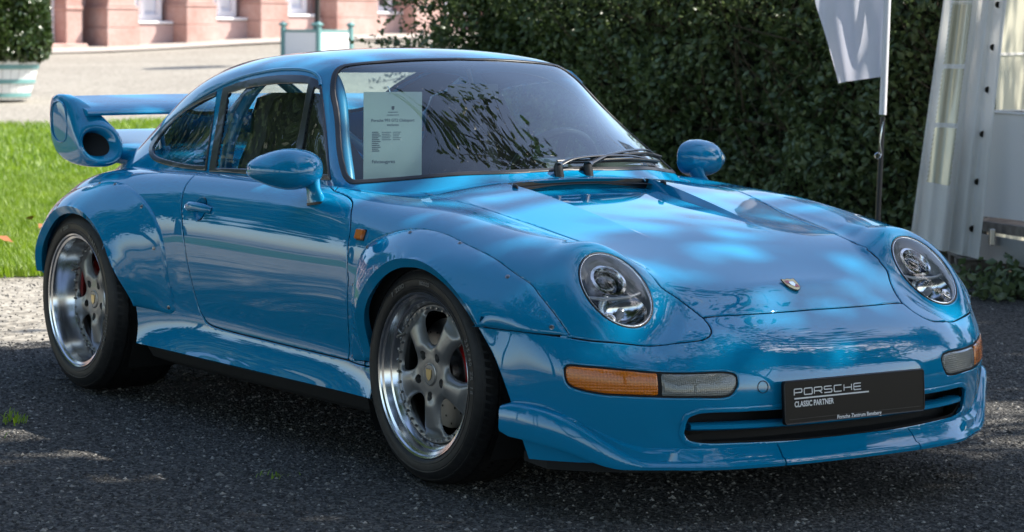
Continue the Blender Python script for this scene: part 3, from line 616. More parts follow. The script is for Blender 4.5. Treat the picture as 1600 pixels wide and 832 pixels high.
rw=np.array(rwP);rwL=SG.loop([np.vstack([rw,(rw*[1,-1,1])[::-1][1:]])],n=5);f_rw=SG.field(g,rwL)
sideopen=np.minimum.reduce([f_q[-1],f_q[1],f_d[-1],f_d[1]])
P['roof']=panel(g,mx(-f_ws,-f_rw,-sideopen),gap=0,r=.001,skirt=.012)
P['windshield_seal']=panel(offset(g,.0035),mx(f_ws-.002,-(f_ws+.017)),gap=0,r=.004,skirt=.012)
P['windshield']=clip(offset(g,-.001),f_ws+.012)
P['rear_window_seal']=panel(offset(g,.003),mx(f_rw,-(f_rw+.016)),gap=0,r=.004);P['rear_window']=clip(offset(g,-.001),f_rw+.012)
for s in(-1,1):
    n='R' if s<0 else 'L'
    P['qframe'+n]=panel(offset(g,.004),mx(f_q[s]-.003,-f_qg[s]),gap=0,r=.004,skirt=.014)
    P['qglass'+n]=clip(offset(g,-.002),f_qg[s]-.004)
    P['dframe'+n]=panel(offset(g,.004),mx(f_d[s]-.005,-f_dg[s],-f_vg[s]-.003),gap=0,r=.004,skirt=.014)
    P['dglass'+n]=clip(offset(g,-.003),f_dg[s]-.004);P['vglass'+n]=clip(offset(g,-.003),f_vg[s]-.004)
# lamp lenses that follow the bumper
for s in(-1,1):
    n='R' if s<0 else 'L'
    dv=np.array(c['ind_div'])*[1,-s*-1*1.0 if False else (1 if s<0 else -1),1]
    fd=(m.V[:,1]*s-(.589+ (m.V[:,2]-.37)*-.02))        # >0 is the amber outer end
    P['amber'+n]=panel(offset(m,.001),mx(f_ind[s],-fd+.0012),gap=.0035,r=.006,skirt=.012)
    P['clear'+n]=panel(offset(m,.001),mx(f_ind[s],fd+.0012),gap=.0035,r=.006,skirt=.012)
    P['indgasket'+n]=clip(offset(m,-.004),f_ind[s]-.003)

mi=grid_msh(GB[::4,::4]);hi=np.minimum.reduce([h.reshape(480,360)[::4,::4].ravel() for h in(holes,hnd,np.where(np.abs(f_hood)>.02,f_hood,1.))])
P['inner_shell']=clip(offset(mi,-.014),-hi)  # near-black shell behind the panels, shade of the gaps put into its colour
# ------------------------------------------------------------------ car materials
paint=pm('riviera_blue_paint',(.003,.205,.40),.5,0,1.0,0.)
paint.node_tree.nodes['Principled BSDF'].inputs['Coat IOR'].default_value=1.68
_n=noise_tex(paint,900,2,.5);_r=ramp(paint,_n.outputs[0],[(.3,(.0027,.196,.385)),(.7,(.0033,.214,.415))]);L(paint,_r.outputs[0],bsdf(paint).inputs['Base Color'])
paint_dk=pm('blue_inner_paint',(.003,.18,.38),.4,0,.5)
rubber=pm('black_rubber',(.012,.012,.013),.45);trim=pm('black_trim',(.010,.010,.011),.28,0,.3)
blackp=pm('black_plastic',(.016,.016,.017),.42);dark=pm('dark_void',(.006,.006,.006),.8)
fabric=pm('dark_seat_fabric',(.035,.034,.033),.9);_n=noise_tex(fabric,180);bump(fabric,_n.outputs[0],.4,.004)
alu=pm('polished_aluminium',(.66,.66,.67),.17,1);grey=pm('grey_wheel_paint',(.21,.207,.205),.36,.55,.35)
steel=pm('machined_steel',(.42,.41,.40),.32,1);bolt=pm('bolt_steel',(.30,.30,.31),.3,1);rotor=pm('brake_rotor',(.30,.29,.28),.35,1)
red=pm('caliper_red',(.42,.012,.012),.35,0,.5);gold=pm('crest_gold',(.58,.46,.24),.3,.9);silver=pm('chrome',(.82,.83,.85),.06,1)
white=pm('white_print',(.75,.75,.76),.6);plate=pm('plate_black',(.004,.004,.0045),.35,0,0,.18)
chrome_r=pm('reflector_chrome',(.55,.57,.60),.14,1);bezel=pm('lamp_bezel',(.30,.31,.33),.4,.4,.2)
amber=pm('amber_lens',(.80,.20,.004),.12,0,.8,trans=0.2);clearl=pm('clear_lens',(.27,.27,.245),.10,0,1,trans=.25);orange=pm('orange_marker',(.60,.15,.015),.2,0,.8)
def ribs(m,sc,axis,st):
    tc=N(m,'TexCoord');w=N(m,'TexWave');w.bands_direction=axis;w.inputs['Scale'].default_value=sc;L(m,tc.outputs['Object'],w.inputs['Vector'])
    w2=N(m,'TexWave');w2.bands_direction='Z';w2.inputs['Scale'].default_value=sc*.9;L(m,tc.outputs['Object'],w2.inputs['Vector'])
    a=N(m,'Math');a.operation='ADD';L(m,w.outputs['Fac'],a.inputs[0]);L(m,w2.outputs['Fac'],a.inputs[1]);bump(m,a.outputs[0],st,.004)
ribs(amber,45,'Y',.28);ribs(clearl,60,'Y',.35)
glassW=thin_glass('windshield_glass',(.74,.90,.87),1.75,1.52,.006);glassS=thin_glass('side_glass',(.88,.95,.95),1.15,1.52,.004);lensg=thin_glass('lamp_glass',(.93,.95,.96),1.1,1.5)
paper=pm('paper_sheet',(.26,.29,.31),.7);ink=pm('dark_ink',(.03,.03,.035),.7)
tyre=pm('tyre_rubber',(.013,.013,.014),.5,spec=.35)
tc=N(tyre,'TexCoord');_n=N(tyre,'TexNoise');_n.inputs['Scale'].default_value=60;L(tyre,tc.outputs['Object'],_n.inputs['Vector']);_r=ramp(tyre,_n.outputs[0],[(.35,(.010,.010,.011)),(.75,(.020,.0195,.019))]);L(tyre,_r.outputs[0],bsdf(tyre).inputs['Base Color']);bump(tyre,_n.outputs[0],.12,.002)
tyre_txt=pm('tyre_lettering',(.12,.12,.12),.45)
# ------------------------------------------------------------------ the car: assembly
car=empty('sports_car');tag(car,'bright blue two-door sports car with riveted arch flares and rear wing','car')
SK=dict(front_bumper='front_bumper',hood='hood',body='body_shell',roof='roof',inner_shell='gap_shade_shell')
part={}
for k,nm in SK.items(): part[k]=put(nm,P[k],dark if k=='inner_shell' else paint,car)
for n in 'RL':
    part['door'+n]=put('door',P['door'+n],paint,car);part['fender'+n]=put('front_fender',P['fender'+n],paint,car)
    part['ff'+n]=put('wheel_arch_flare',P['fflare'+n],paint,car);part['rf'+n]=put('wheel_arch_flare',P['rflare'+n],paint,car)
    q=put('quarter_window',P['qglass'+n],glassS,car);put('frame',P['qframe'+n],trim,q)
    q=put('door_window',P['dglass'+n],glassS,part['door'+n]);put('window_frame',P['dframe'+n],trim,part['door'+n]);put('vent_window',P['vglass'+n],glassS,part['door'+n])
    s=-1 if n=='R' else 1
    q=put('turn_signal',P['amber'+n],amber,car);put('gasket',P['indgasket'+n],dark,q);tag(put('fog_lamp',P['clear'+n],clearl,q),'clear inner half of the lamp')
part['ws']=put('windshield',P['windshield'],glassW,car);put('seal',P['windshield_seal'],rubber,part['ws'])
part['rw']=put('rear_window',P['rear_window'],glassS,car);put('seal',P['rear_window_seal'],rubber,part['rw'])
def mir(pts,s): return np.array(pts,float)*[1,-s,1] if s>0 else np.array(pts,float)   # near-side data is y<0
def onbody(p,off=0.,surf=SB):
    uv=surf.uv(p);return surf.at(uv)[0]+surf.normal(uv)[0]*off,surf.normal(uv)[0]
# hood intake back wall, nozzles, crest
ys=np.linspace(-.283,.283,24);top=[];bot=[]
for y in ys:
    q,_=onbody((X0,y,.85));top.append((X0+.0015,y,q[2]-.001));bot.append((X0+.0015,y,q[2]-.036))
put('intake_grille',loft([bot,top],False,False),trim,part['hood'],auto=30)
for p in c['nozz']:
    q,n_=onbody(p);t=np.array([.9,0,-.2]);put('washer_nozzle',tube([q-t*.012,q+n_*.006-t*.004,q+n_*.006+t*.008,q+t*.016],[.004,.008,.007,.003],8,ry=[.003,.006,.005,.002]),blackp,part['hood'],auto=50)
q,n_=onbody(c['crest'][0],.001)
ax=unit(np.cross([0,1,0],n_));Bc=basis(np.array([0,1.,0]),-ax,n_)      # local x across, y up the hood, z out
sh=[(-.023,.027),(-.011,.0245),(0,.028),(.011,.0245),(.023,.027),(.0235,.005),(.0195,-.0125),(.011,-.0235),(0,-.029),(-.011,-.0235),(-.0195,-.0125),(-.0235,.005)]
cr=put('crest_badge',xf(prism(sh,0,.005,'xy',.0012),q,Bc),gold,part['hood'],auto=30)
def rect(x0,x1,y0,y1,z): return fan([(x0,y0,z),(x1,y0,z),(x1,y1,z),(x0,y1,z)])
put('crest_field',merge(*[xf(rect(*r,.0056),q,Bc) for r in((-.018,-.002,.003,.019),(.002,.016,-.015,-.001))]),red,cr,auto=30)
put('crest_shield',xf(prism([(-.008,.010),(.008,.010),(.008,-.003),(0,-.012),(-.008,-.003)],.005,.0068,'xy'),q,Bc),silver,cr,auto=30)
put('crest_rim',tube([q+Bc@np.array([*p,.004]) for p in sh+sh[:1]],.0014,6,False),blackp,cr,auto=60)
# bumper furniture
q,n_=onbody(c['cap'][0],.0006);a=np.linspace(0,2*np.pi,25);e1=unit(np.cross(n_,[0,0,1]));e2=np.cross(n_,e1)
put('tow_eye_cap',tube([q+.0165*(np.cos(t)*e1+np.sin(t)*e2) for t in a],.0011,5,False),dark,part['front_bumper'],auto=60)
gf=put('grille_frame',panel(offset(m,.005),mx(f_gr-.014,-f_gr-.001),gap=0,r=.005,skirt=.012),paint,part['front_bumper'])
def plan(w,z):   # bumper surface in plan at height z
    g=_plan;return np.interp(w,g[0],g[1])
_lv=np.array([SB.at(SB.uv((np.interp(w,W,XF),-w,.25)))[0] for w in np.linspace(0,.885,40)]);_plan=(-_lv[:,1],_lv[:,0])
ws_=np.linspace(-.505,.505,40)
put('grille_slat',loft([[(plan(abs(w),.25)-.030+dx,w,.2465+dz+.004*(abs(w)/.5)**2) for w in ws_] for dx,dz in((-.02,.010),(.020,.011),(.028,.006),(.028,-.004),(.020,-.009),(-.02,-.008),(-.02,.010))],False,False),paint,gf,auto=40)
for w_e in(-.53,.53): put('grille_end',fan([(plan(.53,.25)-d_,w_e,z_) for d_,z_ in((.015,.302),(.11,.302),(.11,.188),(.015,.188))]),dark,gf,auto=30)
put('grille_opening',loft([[(plan(abs(w),.25)-d,w,z) for w in np.linspace(-.53,.53,30)] for d,z in((.022,.30),(.09,.296),(.10,.29),(.10,.20),(.09,.195),(.024,.192))],False,False),dark,gf,auto=40)
# front lip in three pieces
_w=np.r_[np.linspace(0,.60,16),np.linspace(.63,.893,26)]
lw=np.interp(_w,_plan[0],_plan[0]);
def lip_sec(w):
    aw=abs(w);sg=1 if w>=0 else -1
    x=plan(min(aw,.884),.25);d=.006;n=unit(np.array([aw*0+1,0.])) 
    xa,xb=plan(max(aw-.02,0),.25),plan(min(aw+.02,.885),.25);tn=unit(np.array([min(aw+.02,.885)-max(aw-.02,0),xb-xa]));nx,nw=tn[0],-tn[1]
    k=sstep((aw-.60)/.24);k2=sstep((aw-.866+.05)/.05)
    zb=.136+.074*sstep((aw-.66)/.20);zc=.153+.146*sstep((aw-.60)/.25)-.010*sstep((aw-.850)/.016)**2;zb=zb+.012*sstep((aw-.850)/.016)**2;oe=.038-.020*sstep((aw-.40)/.22)+.024*sstep((aw-.74)/.10)-.016*k2
    pr=[(-.012,zc+.044-.036*k),(.004,zc+.030-.022*k),(oe-.016,zc+.008),(oe-.005,zc+.004),(oe,zc-.003),(oe+.002,zb+.012),(oe-.002,zb+.003),(oe-.012,zb),(-.03,zb+.004),(-.035,zb+.02)]
    return [(x+nx*o,sg*(aw+nw*o),z) for o,z in pr]
def lip_piece(a,b,n):
    return loft([lip_sec(w) for w in np.linspace(a,b,n)])
lipo=put('front_lip',lip_piece(-.2445,.2445,24),paint,car,auto=38)
for s in(-1,1): put('front_lip',lip_piece(s*.2495,s*.866,56),paint,car,auto=38)
put('lip_shadow_strip',loft([[(x-.055,y*.98,.122),(x-.055,y*.98,.150),(x-.20,y*.95,.150),(x-.20,y*.95,.122)] for i,(x,y) in enumerate([(plan(min(abs(w),.884),.25)+.01,w) for w in np.linspace(-.80,.80,40)])]),dark,car,auto=40)  # near-black strip standing in for the shadow under the lip
# licence plate
pl=empty('display_plate',(0,0,0),0,car)
PO=np.array([.9165,0,.3115]);pz=unit(np.array([-.07,0,1]));px_=np.array([0,1.,0]);pn=np.cross(px_,pz);PB=basis(px_,pz,pn)
bpy.data.objects.remove(pl)
def rrect(w,h,r,n=5):
    o=[]
    for cx,cy,a0 in((w-r,h-r,0),(-w+r,h-r,90),(-w+r,-h+r,180),(w-r,-h+r,270)): o+=[(cx+r*math.cos(R(a0+t)),cy+r*math.sin(R(a0+t))) for t in np.linspace(0,90,n)]
    return o
pl=put('display_plate',xf(prism(rrect(.262,.0605,.009),-.012,.0,'xy',.002),PO,PB),plate,car,auto=30)
put('plate_rim',xf(merge(*[tube([(*p,.0005) for p in rrect(.2595,.058,.008)+rrect(.2595,.058,.008)[:1]],.0016,5,False)]),PO,PB),blackp,pl,auto=60)
put('plate_bracket',xf(box(-.16,.16,-.03,.03,-.035,-.011),PO,PB),dark,pl,auto=30)
put('plate_ridge',xf(bevbox(-.245,.245,-.0465,-.0450,0,.0012,.0004),PO,PB),blackp,pl,auto=30)
def stroke(pts,wd):
    """flat letter stroke with mitred joints"""
    Pp=np.array(pts,float);T=np.diff(Pp,axis=0);T=unit(T);nn=np.stack([-T[:,1],T[:,0]],1);o=[]
    for i in range(len(Pp)):
        if i==0:v=nn[0]
        elif i==len(Pp)-1:v=nn[-1]
        else:
            v=unit(nn[i-1]+nn[i]);v=v/max(v@nn[i],.5)
        o.append(v*wd/2)
    o=np.array(o);A=Pp+o;B=Pp-o;n=len(Pp);V=np.vstack([np.c_[A,np.zeros(n)],np.c_[B,np.zeros(n)]])
    return Msh(V,[t for i in range(n-1) for t in((i,i+n,i+1),(i+1,i+n,i+1+n))])
def rnd(pts,r=.18):
    o=[pts[0]]
    for a,b,d in zip(pts[:-2],pts[1:-1],pts[2:]):
        a,b,d=map(np.array,(a,b,d));l1=np.linalg.norm(a-b);l2=np.linalg.norm(d-b);k=min(r,l1*.5,l2*.5);p,q=b+(a-b)/l1*k,b+(d-b)/l2*k
        o+=[tuple((1-t)**2*p+2*t*(1-t)*b+t*t*q) for t in(0,.33,.66,1)]
    return o+[pts[-1]]
LET={'P':[rnd([(0,0),(0,1),(1.55,1),(1.55,.42),(.1,.42)])],'O':[rnd([(.8,0),(0,0),(0,1),(1.6,1),(1.6,0),(.8,0)])],
 'R':[rnd([(0,0),(0,1),(1.55,1),(1.55,.42),(.1,.42)]),[(.95,.42),(1.6,0)]],'S':[rnd([(1.5,1),(0,1),(0,.52),(1.55,.52),(1.55,0),(0,0)])],
 'C':[rnd([(1.5,1),(0,1),(0,0),(1.5,0)])],'H':[[(0,0),(0,1)],[(1.55,0),(1.55,1)],[(0,.5),(1.55,.5)]],'E':[rnd([(1.5,1),(0,1),(0,0),(1.5,0)]),[(0,.5),(1.45,.5)]]}
def wordmark(h,sw=.17,gap=.42):
    ms=[];x=0
    for ch in 'PORSCHE':
        for st in LET[ch]: ms.append(stroke([(x+px*1.0,py) for px,py in st],sw))
        x+=1.6+gap
    mm=merge(*ms);mm.V=mm.V*h;return mm,(x-gap)*h
wm,wl=wordmark(.0172);k=.247/wl;wm.V[:,0]*=k
tx=lambda mm,x,y:xf(Msh(mm.V+[x,y,.0012],mm.F),PO,PB)
put('plate_lettering',merge(tx(wm,-.226,.0195),tx(rect(-.226,.048,.0085,.0125,0),0,0),tx(xf(text_msh('CLASSIC PARTNER',.0215,0,'LEFT',.0006),scale=(.80,1,1)),-.226,-.0125),tx(xf(text_msh('Porsche Zentrum Bensberg',.0168,0,'LEFT',.0004),scale=(.88,1,1)),-.072,-.0575)),white,pl,auto=30)
# headlights
for s in(-1,1):
    M3=np.array([1,s,1.]);o=HC*M3
    Bh=basis(HA*M3,HB*M3,HN*M3)
    def T(mm): 
        V=mm.V@Bh.T+o;F=mm.F if np.linalg.det(Bh)>0 else mm.F[:,::-1];return Msh(V,F)
    def ell(prof,n=64,ca=0,cb=0,ra=HRA,rb=HRB):
        t=np.linspace(0,2*np.pi,n,endpoint=False);rings=[[(ca+q*ra*math.cos(u),cb+q*rb*math.sin(u),h) for u in t] for q,h in prof];return loft(rings,False)
    hl=put('headlight',T(ell([(0.001,.0195),(.2,.019),(.4,.0172),(.6,.0142),(.8,.0098),(.92,.0058),(.965,.0030),(.985,-.004)])),lensg,car,auto=180)
    put('ring',T(merge(ell([(1.012,-.006),(1.012,.0035),(.992,.0052),(.972,.002),(.968,-.010)]))),rubber,hl,auto=180)
    put('trim_ring',T(ell([(.978,.001),(.968,.0044),(.955,.0040),(.950,-.002)])),silver,hl,auto=180)
    put('reflector',T(ell([(.955,-.002),(.95,-.015),(.90,-.034),(.75,-.055),(.5,-.07),(.2,-.076),(.001,-.077)])),bezel,hl,auto=180)
    put('projector_ring',T(xf(lathe([(.057,-.052),(.058,-.018),(.054,-.008),(.046,-.006),(.040,-.016),(.037,-.040)],40,'z'),(-.042,.0,0))),chrome_r,hl,auto=45)
    put('projector_lens',T(xf(lathe([(.038,-.038),(.034,-.026),(.025,-.017),(.012,-.013),(.0005,-.012)],32,'z'),(-.042,.0,0))),pm('projector_glass',(.03,.032,.035),.03,0,1) if 'projector_glass' not in MATS else MATS['projector_glass'],hl,auto=180)
    put('bowl',T(xf(lathe([(.060,-.010),(.054,-.026),(.042,-.046),(.025,-.058),(.008,-.062),(.0005,-.062)],40,'z'),(.058,0.0,0),scale=(.95,1.25,1))),chrome_r,hl,auto=180)
    put('bulb_shade',T(xf(merge(lathe([(.011,-.062),(.011,-.020),(.007,-.014),(.0005,-.013)],20,'z')),(.058,0,0))),bezel,hl,auto=40)
    put('divider',T(merge(tube([(.005,.085,-.018),(.018,.05,-.012),(.022,0,-.010),(.018,-.05,-.012),(.005,-.085,-.018)],.0055,8))),bezel,hl,auto=60)
    put('side_lamp',T(xf(lathe([(.021,-.020),(.021,-.012),(.016,-.010),(.0005,-.012)],24,'z'),(.085,.055,0),scale=(1,1,1))),chrome_r,hl,auto=45)
# side marker, handle, mirror for each side
for s in(-1,1):
    n='R' if s<0 else 'L'
    q,n_=onbody(mir(np.array(c['marker']).mean(0),s));ex=unit(np.array([1,0,0.])-n_*n_[0]);ey=np.cross(n_,ex) if s<0 else np.cross(n_,ex)
    Bm=basis(ex,ey,n_);put('side_marker',xf(prism(rrect(.0215,.0155,.004),-.004,.013,'xy',.003),q,Bm),orange,part['fender'+n],auto=30)
    put('gasket',xf(prism(rrect(.024,.018,.004),-.004,.003,'xy',.001),q,Bm),rubber,part['fender'+n],auto=30)
    H0=mir((-1.452,-.822,.713),s);q,n_=onbody(H0);ex=unit(np.array([1,0,0.])-n_*n_[0]);ey=np.cross(n_,ex);Bm=basis(ex,ey,n_)
    # recess dish and bar
    put('handle_recess',xf(lathe([(.0405,.0008),(.0385,.0002),(.034,-.010),(.022,-.018),(.0005,-.020)],40,'z'),q,Bm,scale=(1,1,1)),paint,part['door'+n],auto=180)
    pts=[(-.078,0,.002),(-.066,.001,.013),(-.035,.002,.022),(0,.002,.025),(.035,.0015,.022),(.066,0,.014),(.080,-.001,.002)]
    cp=catmull(pts,5);put('door_handle',xf(tube(cp,np.interp(cp[:,0],[-.08,-.05,0,.05,.08],[.013,.0155,.0145,.0155,.012]),12,ry=np.interp(cp[:,0],[-.08,-.05,.05,.08],[.007,.009,.009,.006])),q,Bm),paint,part['door'+n],auto=60)
    put('key_lock',xf(lathe([(.008,0),(.008,.003),(.0005,.0035)],20,'z'),q+Bm@np.array([-.066,0,.0165])*1.0,Bm),silver,part['door'+n],auto=40)
    # mirror: teardrop shell swept back, on a foot
    C0=np.array([-.812,.842,.876])*[1,s,1];la=unit(np.array([-.33,.94*s,-.02]));fw=unit(np.cross(la,[0,0,1.]))*(1 if s<0 else -1);fw=fw if fw[0]>0 else -fw;up=unit(np.cross(fw,la));up=up if up[2]>0 else -up
    rings=[]
    u_=np.linspace(0,2*np.pi,40,endpoint=False)
    for d,kx in((-.045,.90),(-.046,.965),(-.040,1.0),(-.015,1.0),(.012,.95),(.036,.85),(.055,.70),(.069,.50),(.077,.28),(.080,.04)):
        g_=[]
        for t in u_:
            ca,sa=math.cos(t),math.sin(t)
            X=abs(ca)**.85*np.sign(ca)*.118;Z=abs(sa)**.85*np.sign(sa)*.062
            tp=1-.34*sstep((X+.02)/.14);Zs=Z*tp+(.004 if sa>0 else -.004)
            g_.append(C0+la*(X*kx+ (1-kx)*-.022)+up*(Zs*kx-.006*(1-kx))+fw*(d-.030*sstep((X+.03)/.15)*(kx)))
        rings.append(g_)
    mm=loft(rings);
    mo=put('wing_mirror',mm,paint,car,auto=70)
    put('mirror_glass',xf(fan([p+0*fw for p in np.array(rings[0])*1.0]),-fw*.001),silver,mo,auto=30)
    A=np.array([-.742,.795,.803])*[1,s,1];q,n_=onbody(A);Bq=C0-la*.075-up*.030
    ft=[];
    for k_,rx,ry_ in((0,.044,.020),(.12,.043,.019),(.5,.034,.016),(1.0,.042,.024),(1.25,.036,.022)):
        ctr=q*(1-k_)+Bq*k_+(np.array([0,0,-.012]) if k_==0 else 0);ft.append([ctr+np.array([rx*math.cos(t),ry_*s*math.sin(t),.006*math.cos(t)]) for t in u_])
    put('mirror_foot',loft(ft),paint,mo,auto=70)
    put('mirror_gasket',loft([[p*[1,1,1]+np.array([0,0,-.004])+(p-q)*.06 for p in ft[0]],[p+(p-q)*.06+[0,0,.004] for p in ft[0]]]),rubber,mo,auto=40)
    # rain gutter
    gt=catmull(mir(c['gutter'],s),5);gp=SG.at(SG.uv(gt));gn=SG.normal(SG.uv(gt));put('rain_gutter',tube(gp+gn*.002,.0062,8),paint,part['roof'],auto=60)
    # bolts on the flares
    for key,fo in(('fbolts','ff'),('rbolts','rf')):
        fm=P[('fflare' if fo=='ff' else 'rflare')+n]
        for p in c[key]:
            p=mir(p,s);dxz=np.hypot(fm.V[:,0]-p[0],fm.V[:,2]-p[2])+ (np.abs(fm.V[:,1])<.7)*9;k=dxz.argmin();v=fm.V[k];n_=fm.N[k] if fm.N[k][1]*s>0 else np.array([0,s,0.])
            e1=unit(np.cross(n_,[0,0,1]));e2=np.cross(n_,e1);B_=basis(e1,e2,n_)
            put('bolt',xf(lathe([(.0072,-.004),(.0072,.0006),(.0055,.0012),(.0040,.0014),(.0040,.0045),(.0005,.0048)],12,'z'),v,B_),bolt,part[fo+n],auto=35)
# wipers
for i,p in enumerate(c['wippiv']):
    q,n_=onbody((p[0]+.045,p[1],.86));up=unit(n_*.8+np.array([-.35,0,.3]))
    b=catmull(c['wipb%d'%(i+1)],5);bu=SG.uv(b);bn=SG.normal(bu);bp=SG.at(bu)+bn*.016
    wo=put('wiper',tube([q-n_*.01,q+up*.035],[.017,.0145],12),blackp,car,auto=40)
    st=q+up*.036
    put('wiper_cap',tube([st,st+unit(bp[2]-st)*.018],[.0145,.013],10,ry=[.010,.009]),trim,wo,auto=40)
    arm=catmull([st,st+(bp[4]-st)*.5+n_*.014,bp[len(bp)//2]+n_*.012,bp[int(len(bp)*.72)]+n_*.004],6);put('wiper_arm',tube(arm,np.linspace(.0115,.005,len(arm)),8,ry=np.linspace(.006,.003,len(arm))),trim,wo,auto=50)
    put('wiper_blade',merge(tube(bp-bn*.008,.0035,6),tube(bp+bn*.001,.0042,6)),rubber,wo,auto=50)
# rear wing
wg=put('rear_wing',loft([[(x,y,z) for y,z in [(hw*math.copysign(abs(math.cos(t))**.35,math.cos(t)),zb+(zt-zb)*(.5+.5*math.copysign(abs(math.sin(t))**.6,math.sin(t)))) for t in np.linspace(0,2*np.pi,48,endpoint=False)]] for x,hw,zb,zt in((-2.15,.50,.76,.835),(-2.25,.56,.765,.858),(-2.38,.60,.773,.872),(-2.47,.625,.785,.880),(-2.56,.67,.80,.888),(-2.68,.725,.825,.898),(-2.80,.72,.855,.912),(-2.88,.68,.88,.918))]),paint,car,auto=50)
xs=np.linspace(-.735,.735,41);foil=[(-2.500,.998),(-2.503,1.006),(-2.515,1.013),(-2.60,1.032),(-2.70,1.046),(-2.785,1.058),(-2.787,1.054),(-2.70,1.036),(-2.60,1.016),(-2.515,.992),(-2.503,.992)]
put('wing_blade',loft([[(fx-.03*(1-(y/.735)**2)*-1,y,fz-.006*(y/.735)**2) for fx,fz in foil] for y in xs]),paint,wg,auto=40)
def wsec(x,w0,w1,z0,z1,e,ty,tz,s,k=48):
    """section of the wing end: w range, z range, squareness e, mouth tilt outward ty and upward tz"""
    o=[]
    for t in np.linspace(0,2*np.pi,k,endpoint=False):
        c_,q_=math.cos(t),math.sin(t);c_=math.copysign(abs(c_)**e,c_);q_=math.copysign(abs(q_)**e,q_)
        o.append((x-ty*c_-tz*q_,s*((w0+w1)/2+(w1-w0)/2*c_),(z0+z1)/2+(z1-z0)/2*q_))
    return o
for s in(-1,1):
    inn=[(-2.505,.668,.750,.838,.922,.9,.035,.028),(-2.458,.660,.757,.828,.932,.9,.040,.028),(-2.448,.650,.764,.820,.940,.9,.040,.028)]
    out=[(-2.447,.643,.771,.812,.948,.9,.040,.028),(-2.456,.635,.777,.804,.958,.87,.038,.026),(-2.478,.633,.779,.798,.970,.82,.032,.022),(-2.510,.645,.7795,.796,.993,.75,.022,.016),(-2.545,.672,.7795,.798,1.022,.66,.012,.010),(-2.59,.700,.7795,.804,1.047,.58,.004,.004),(-2.65,.716,.779,.817,1.062,.5,0,0),(-2.705,.724,.778,.836,1.063,.48,0,0),(-2.745,.730,.776,.870,1.054,.5,0,0),(-2.766,.737,.770,.915,1.038,.55,0,0),(-2.773,.744,.762,.95,1.015,.6,0,0)]
    ri=[wsec(*q,s) for q in inn];ro=[wsec(*q,s) for q in out]
    allr=ri+ro;mm=loft(allr if s>0 else [r_[::-1] for r_ in allr]);n_in=48*2
    ep=put('wing_endplate',mm,paint,wg,auto=55)
    put('intake_mesh',fan([(x_+.004,y_,z_) for x_,y_,z_ in ri[0]]),dark,ep,auto=30)
    # raised outline pressed into the outer face
    ol=catmull([(-2.60,.90),(-2.66,.885),(-2.715,.91),(-2.735,.96),(-2.73,1.01),(-2.69,1.035),(-2.63,1.03),(-2.60,.99)],4,True);put('face_bead',tube([(x_,s*.7795,z_) for x_,z_ in np.vstack([ol,ol[:1]])],.0028,6,False),paint,ep,auto=60)
# rear lamps
put('rear_lamp_band',loft([[(x-.004,y,z) for y,x in [(w,SB.at(SB.uv((-3.0-.25*(1-(w/.8)**2),w,z)))[0][0]) for w in np.linspace(-.70,.70,30)]] for z in(.50,.56)],False,False),pm('rear_lamp_red',(.3,.008,.01),.1,0,1),car,auto=40)
# sills' dark underside, wheel wells, floor
for s in(-1,1):
    put('underbody_rail',loft([[(x,s*w,z) for w,z in((.825,.222),(.79,.165),(.70,.13),(.68,.22))] for x in np.linspace(-1.86,-.34,24)]),dark,car,auto=30)
    for x0,y1,r_,z0 in((0,.86,.375,.33),(-2.272,.885,.385,.335)):
        a=np.radians(np.linspace(-35,215,40));arc=[(x0+r_*math.cos(t),z0+r_*math.sin(t)) for t in a]
        put('wheel_well',merge(loft([[(x,s*.40,z) for x,z in arc],[(x,s*(y1-.04),z) for x,z in arc]],False,False),fan([(x,s*.41,z) for x,z in arc])),dark,car,auto=60)
put('floor_pan',merge(box(-2.7,.60,-.62,.62,.12,.17),box(-.40,.36,-.38,.38,.15,.55),box(-2.75,-1.95,-.38,.38,.15,.62),box(.3,.75,-.5,.5,.16,.22)),dark,car,auto=30)
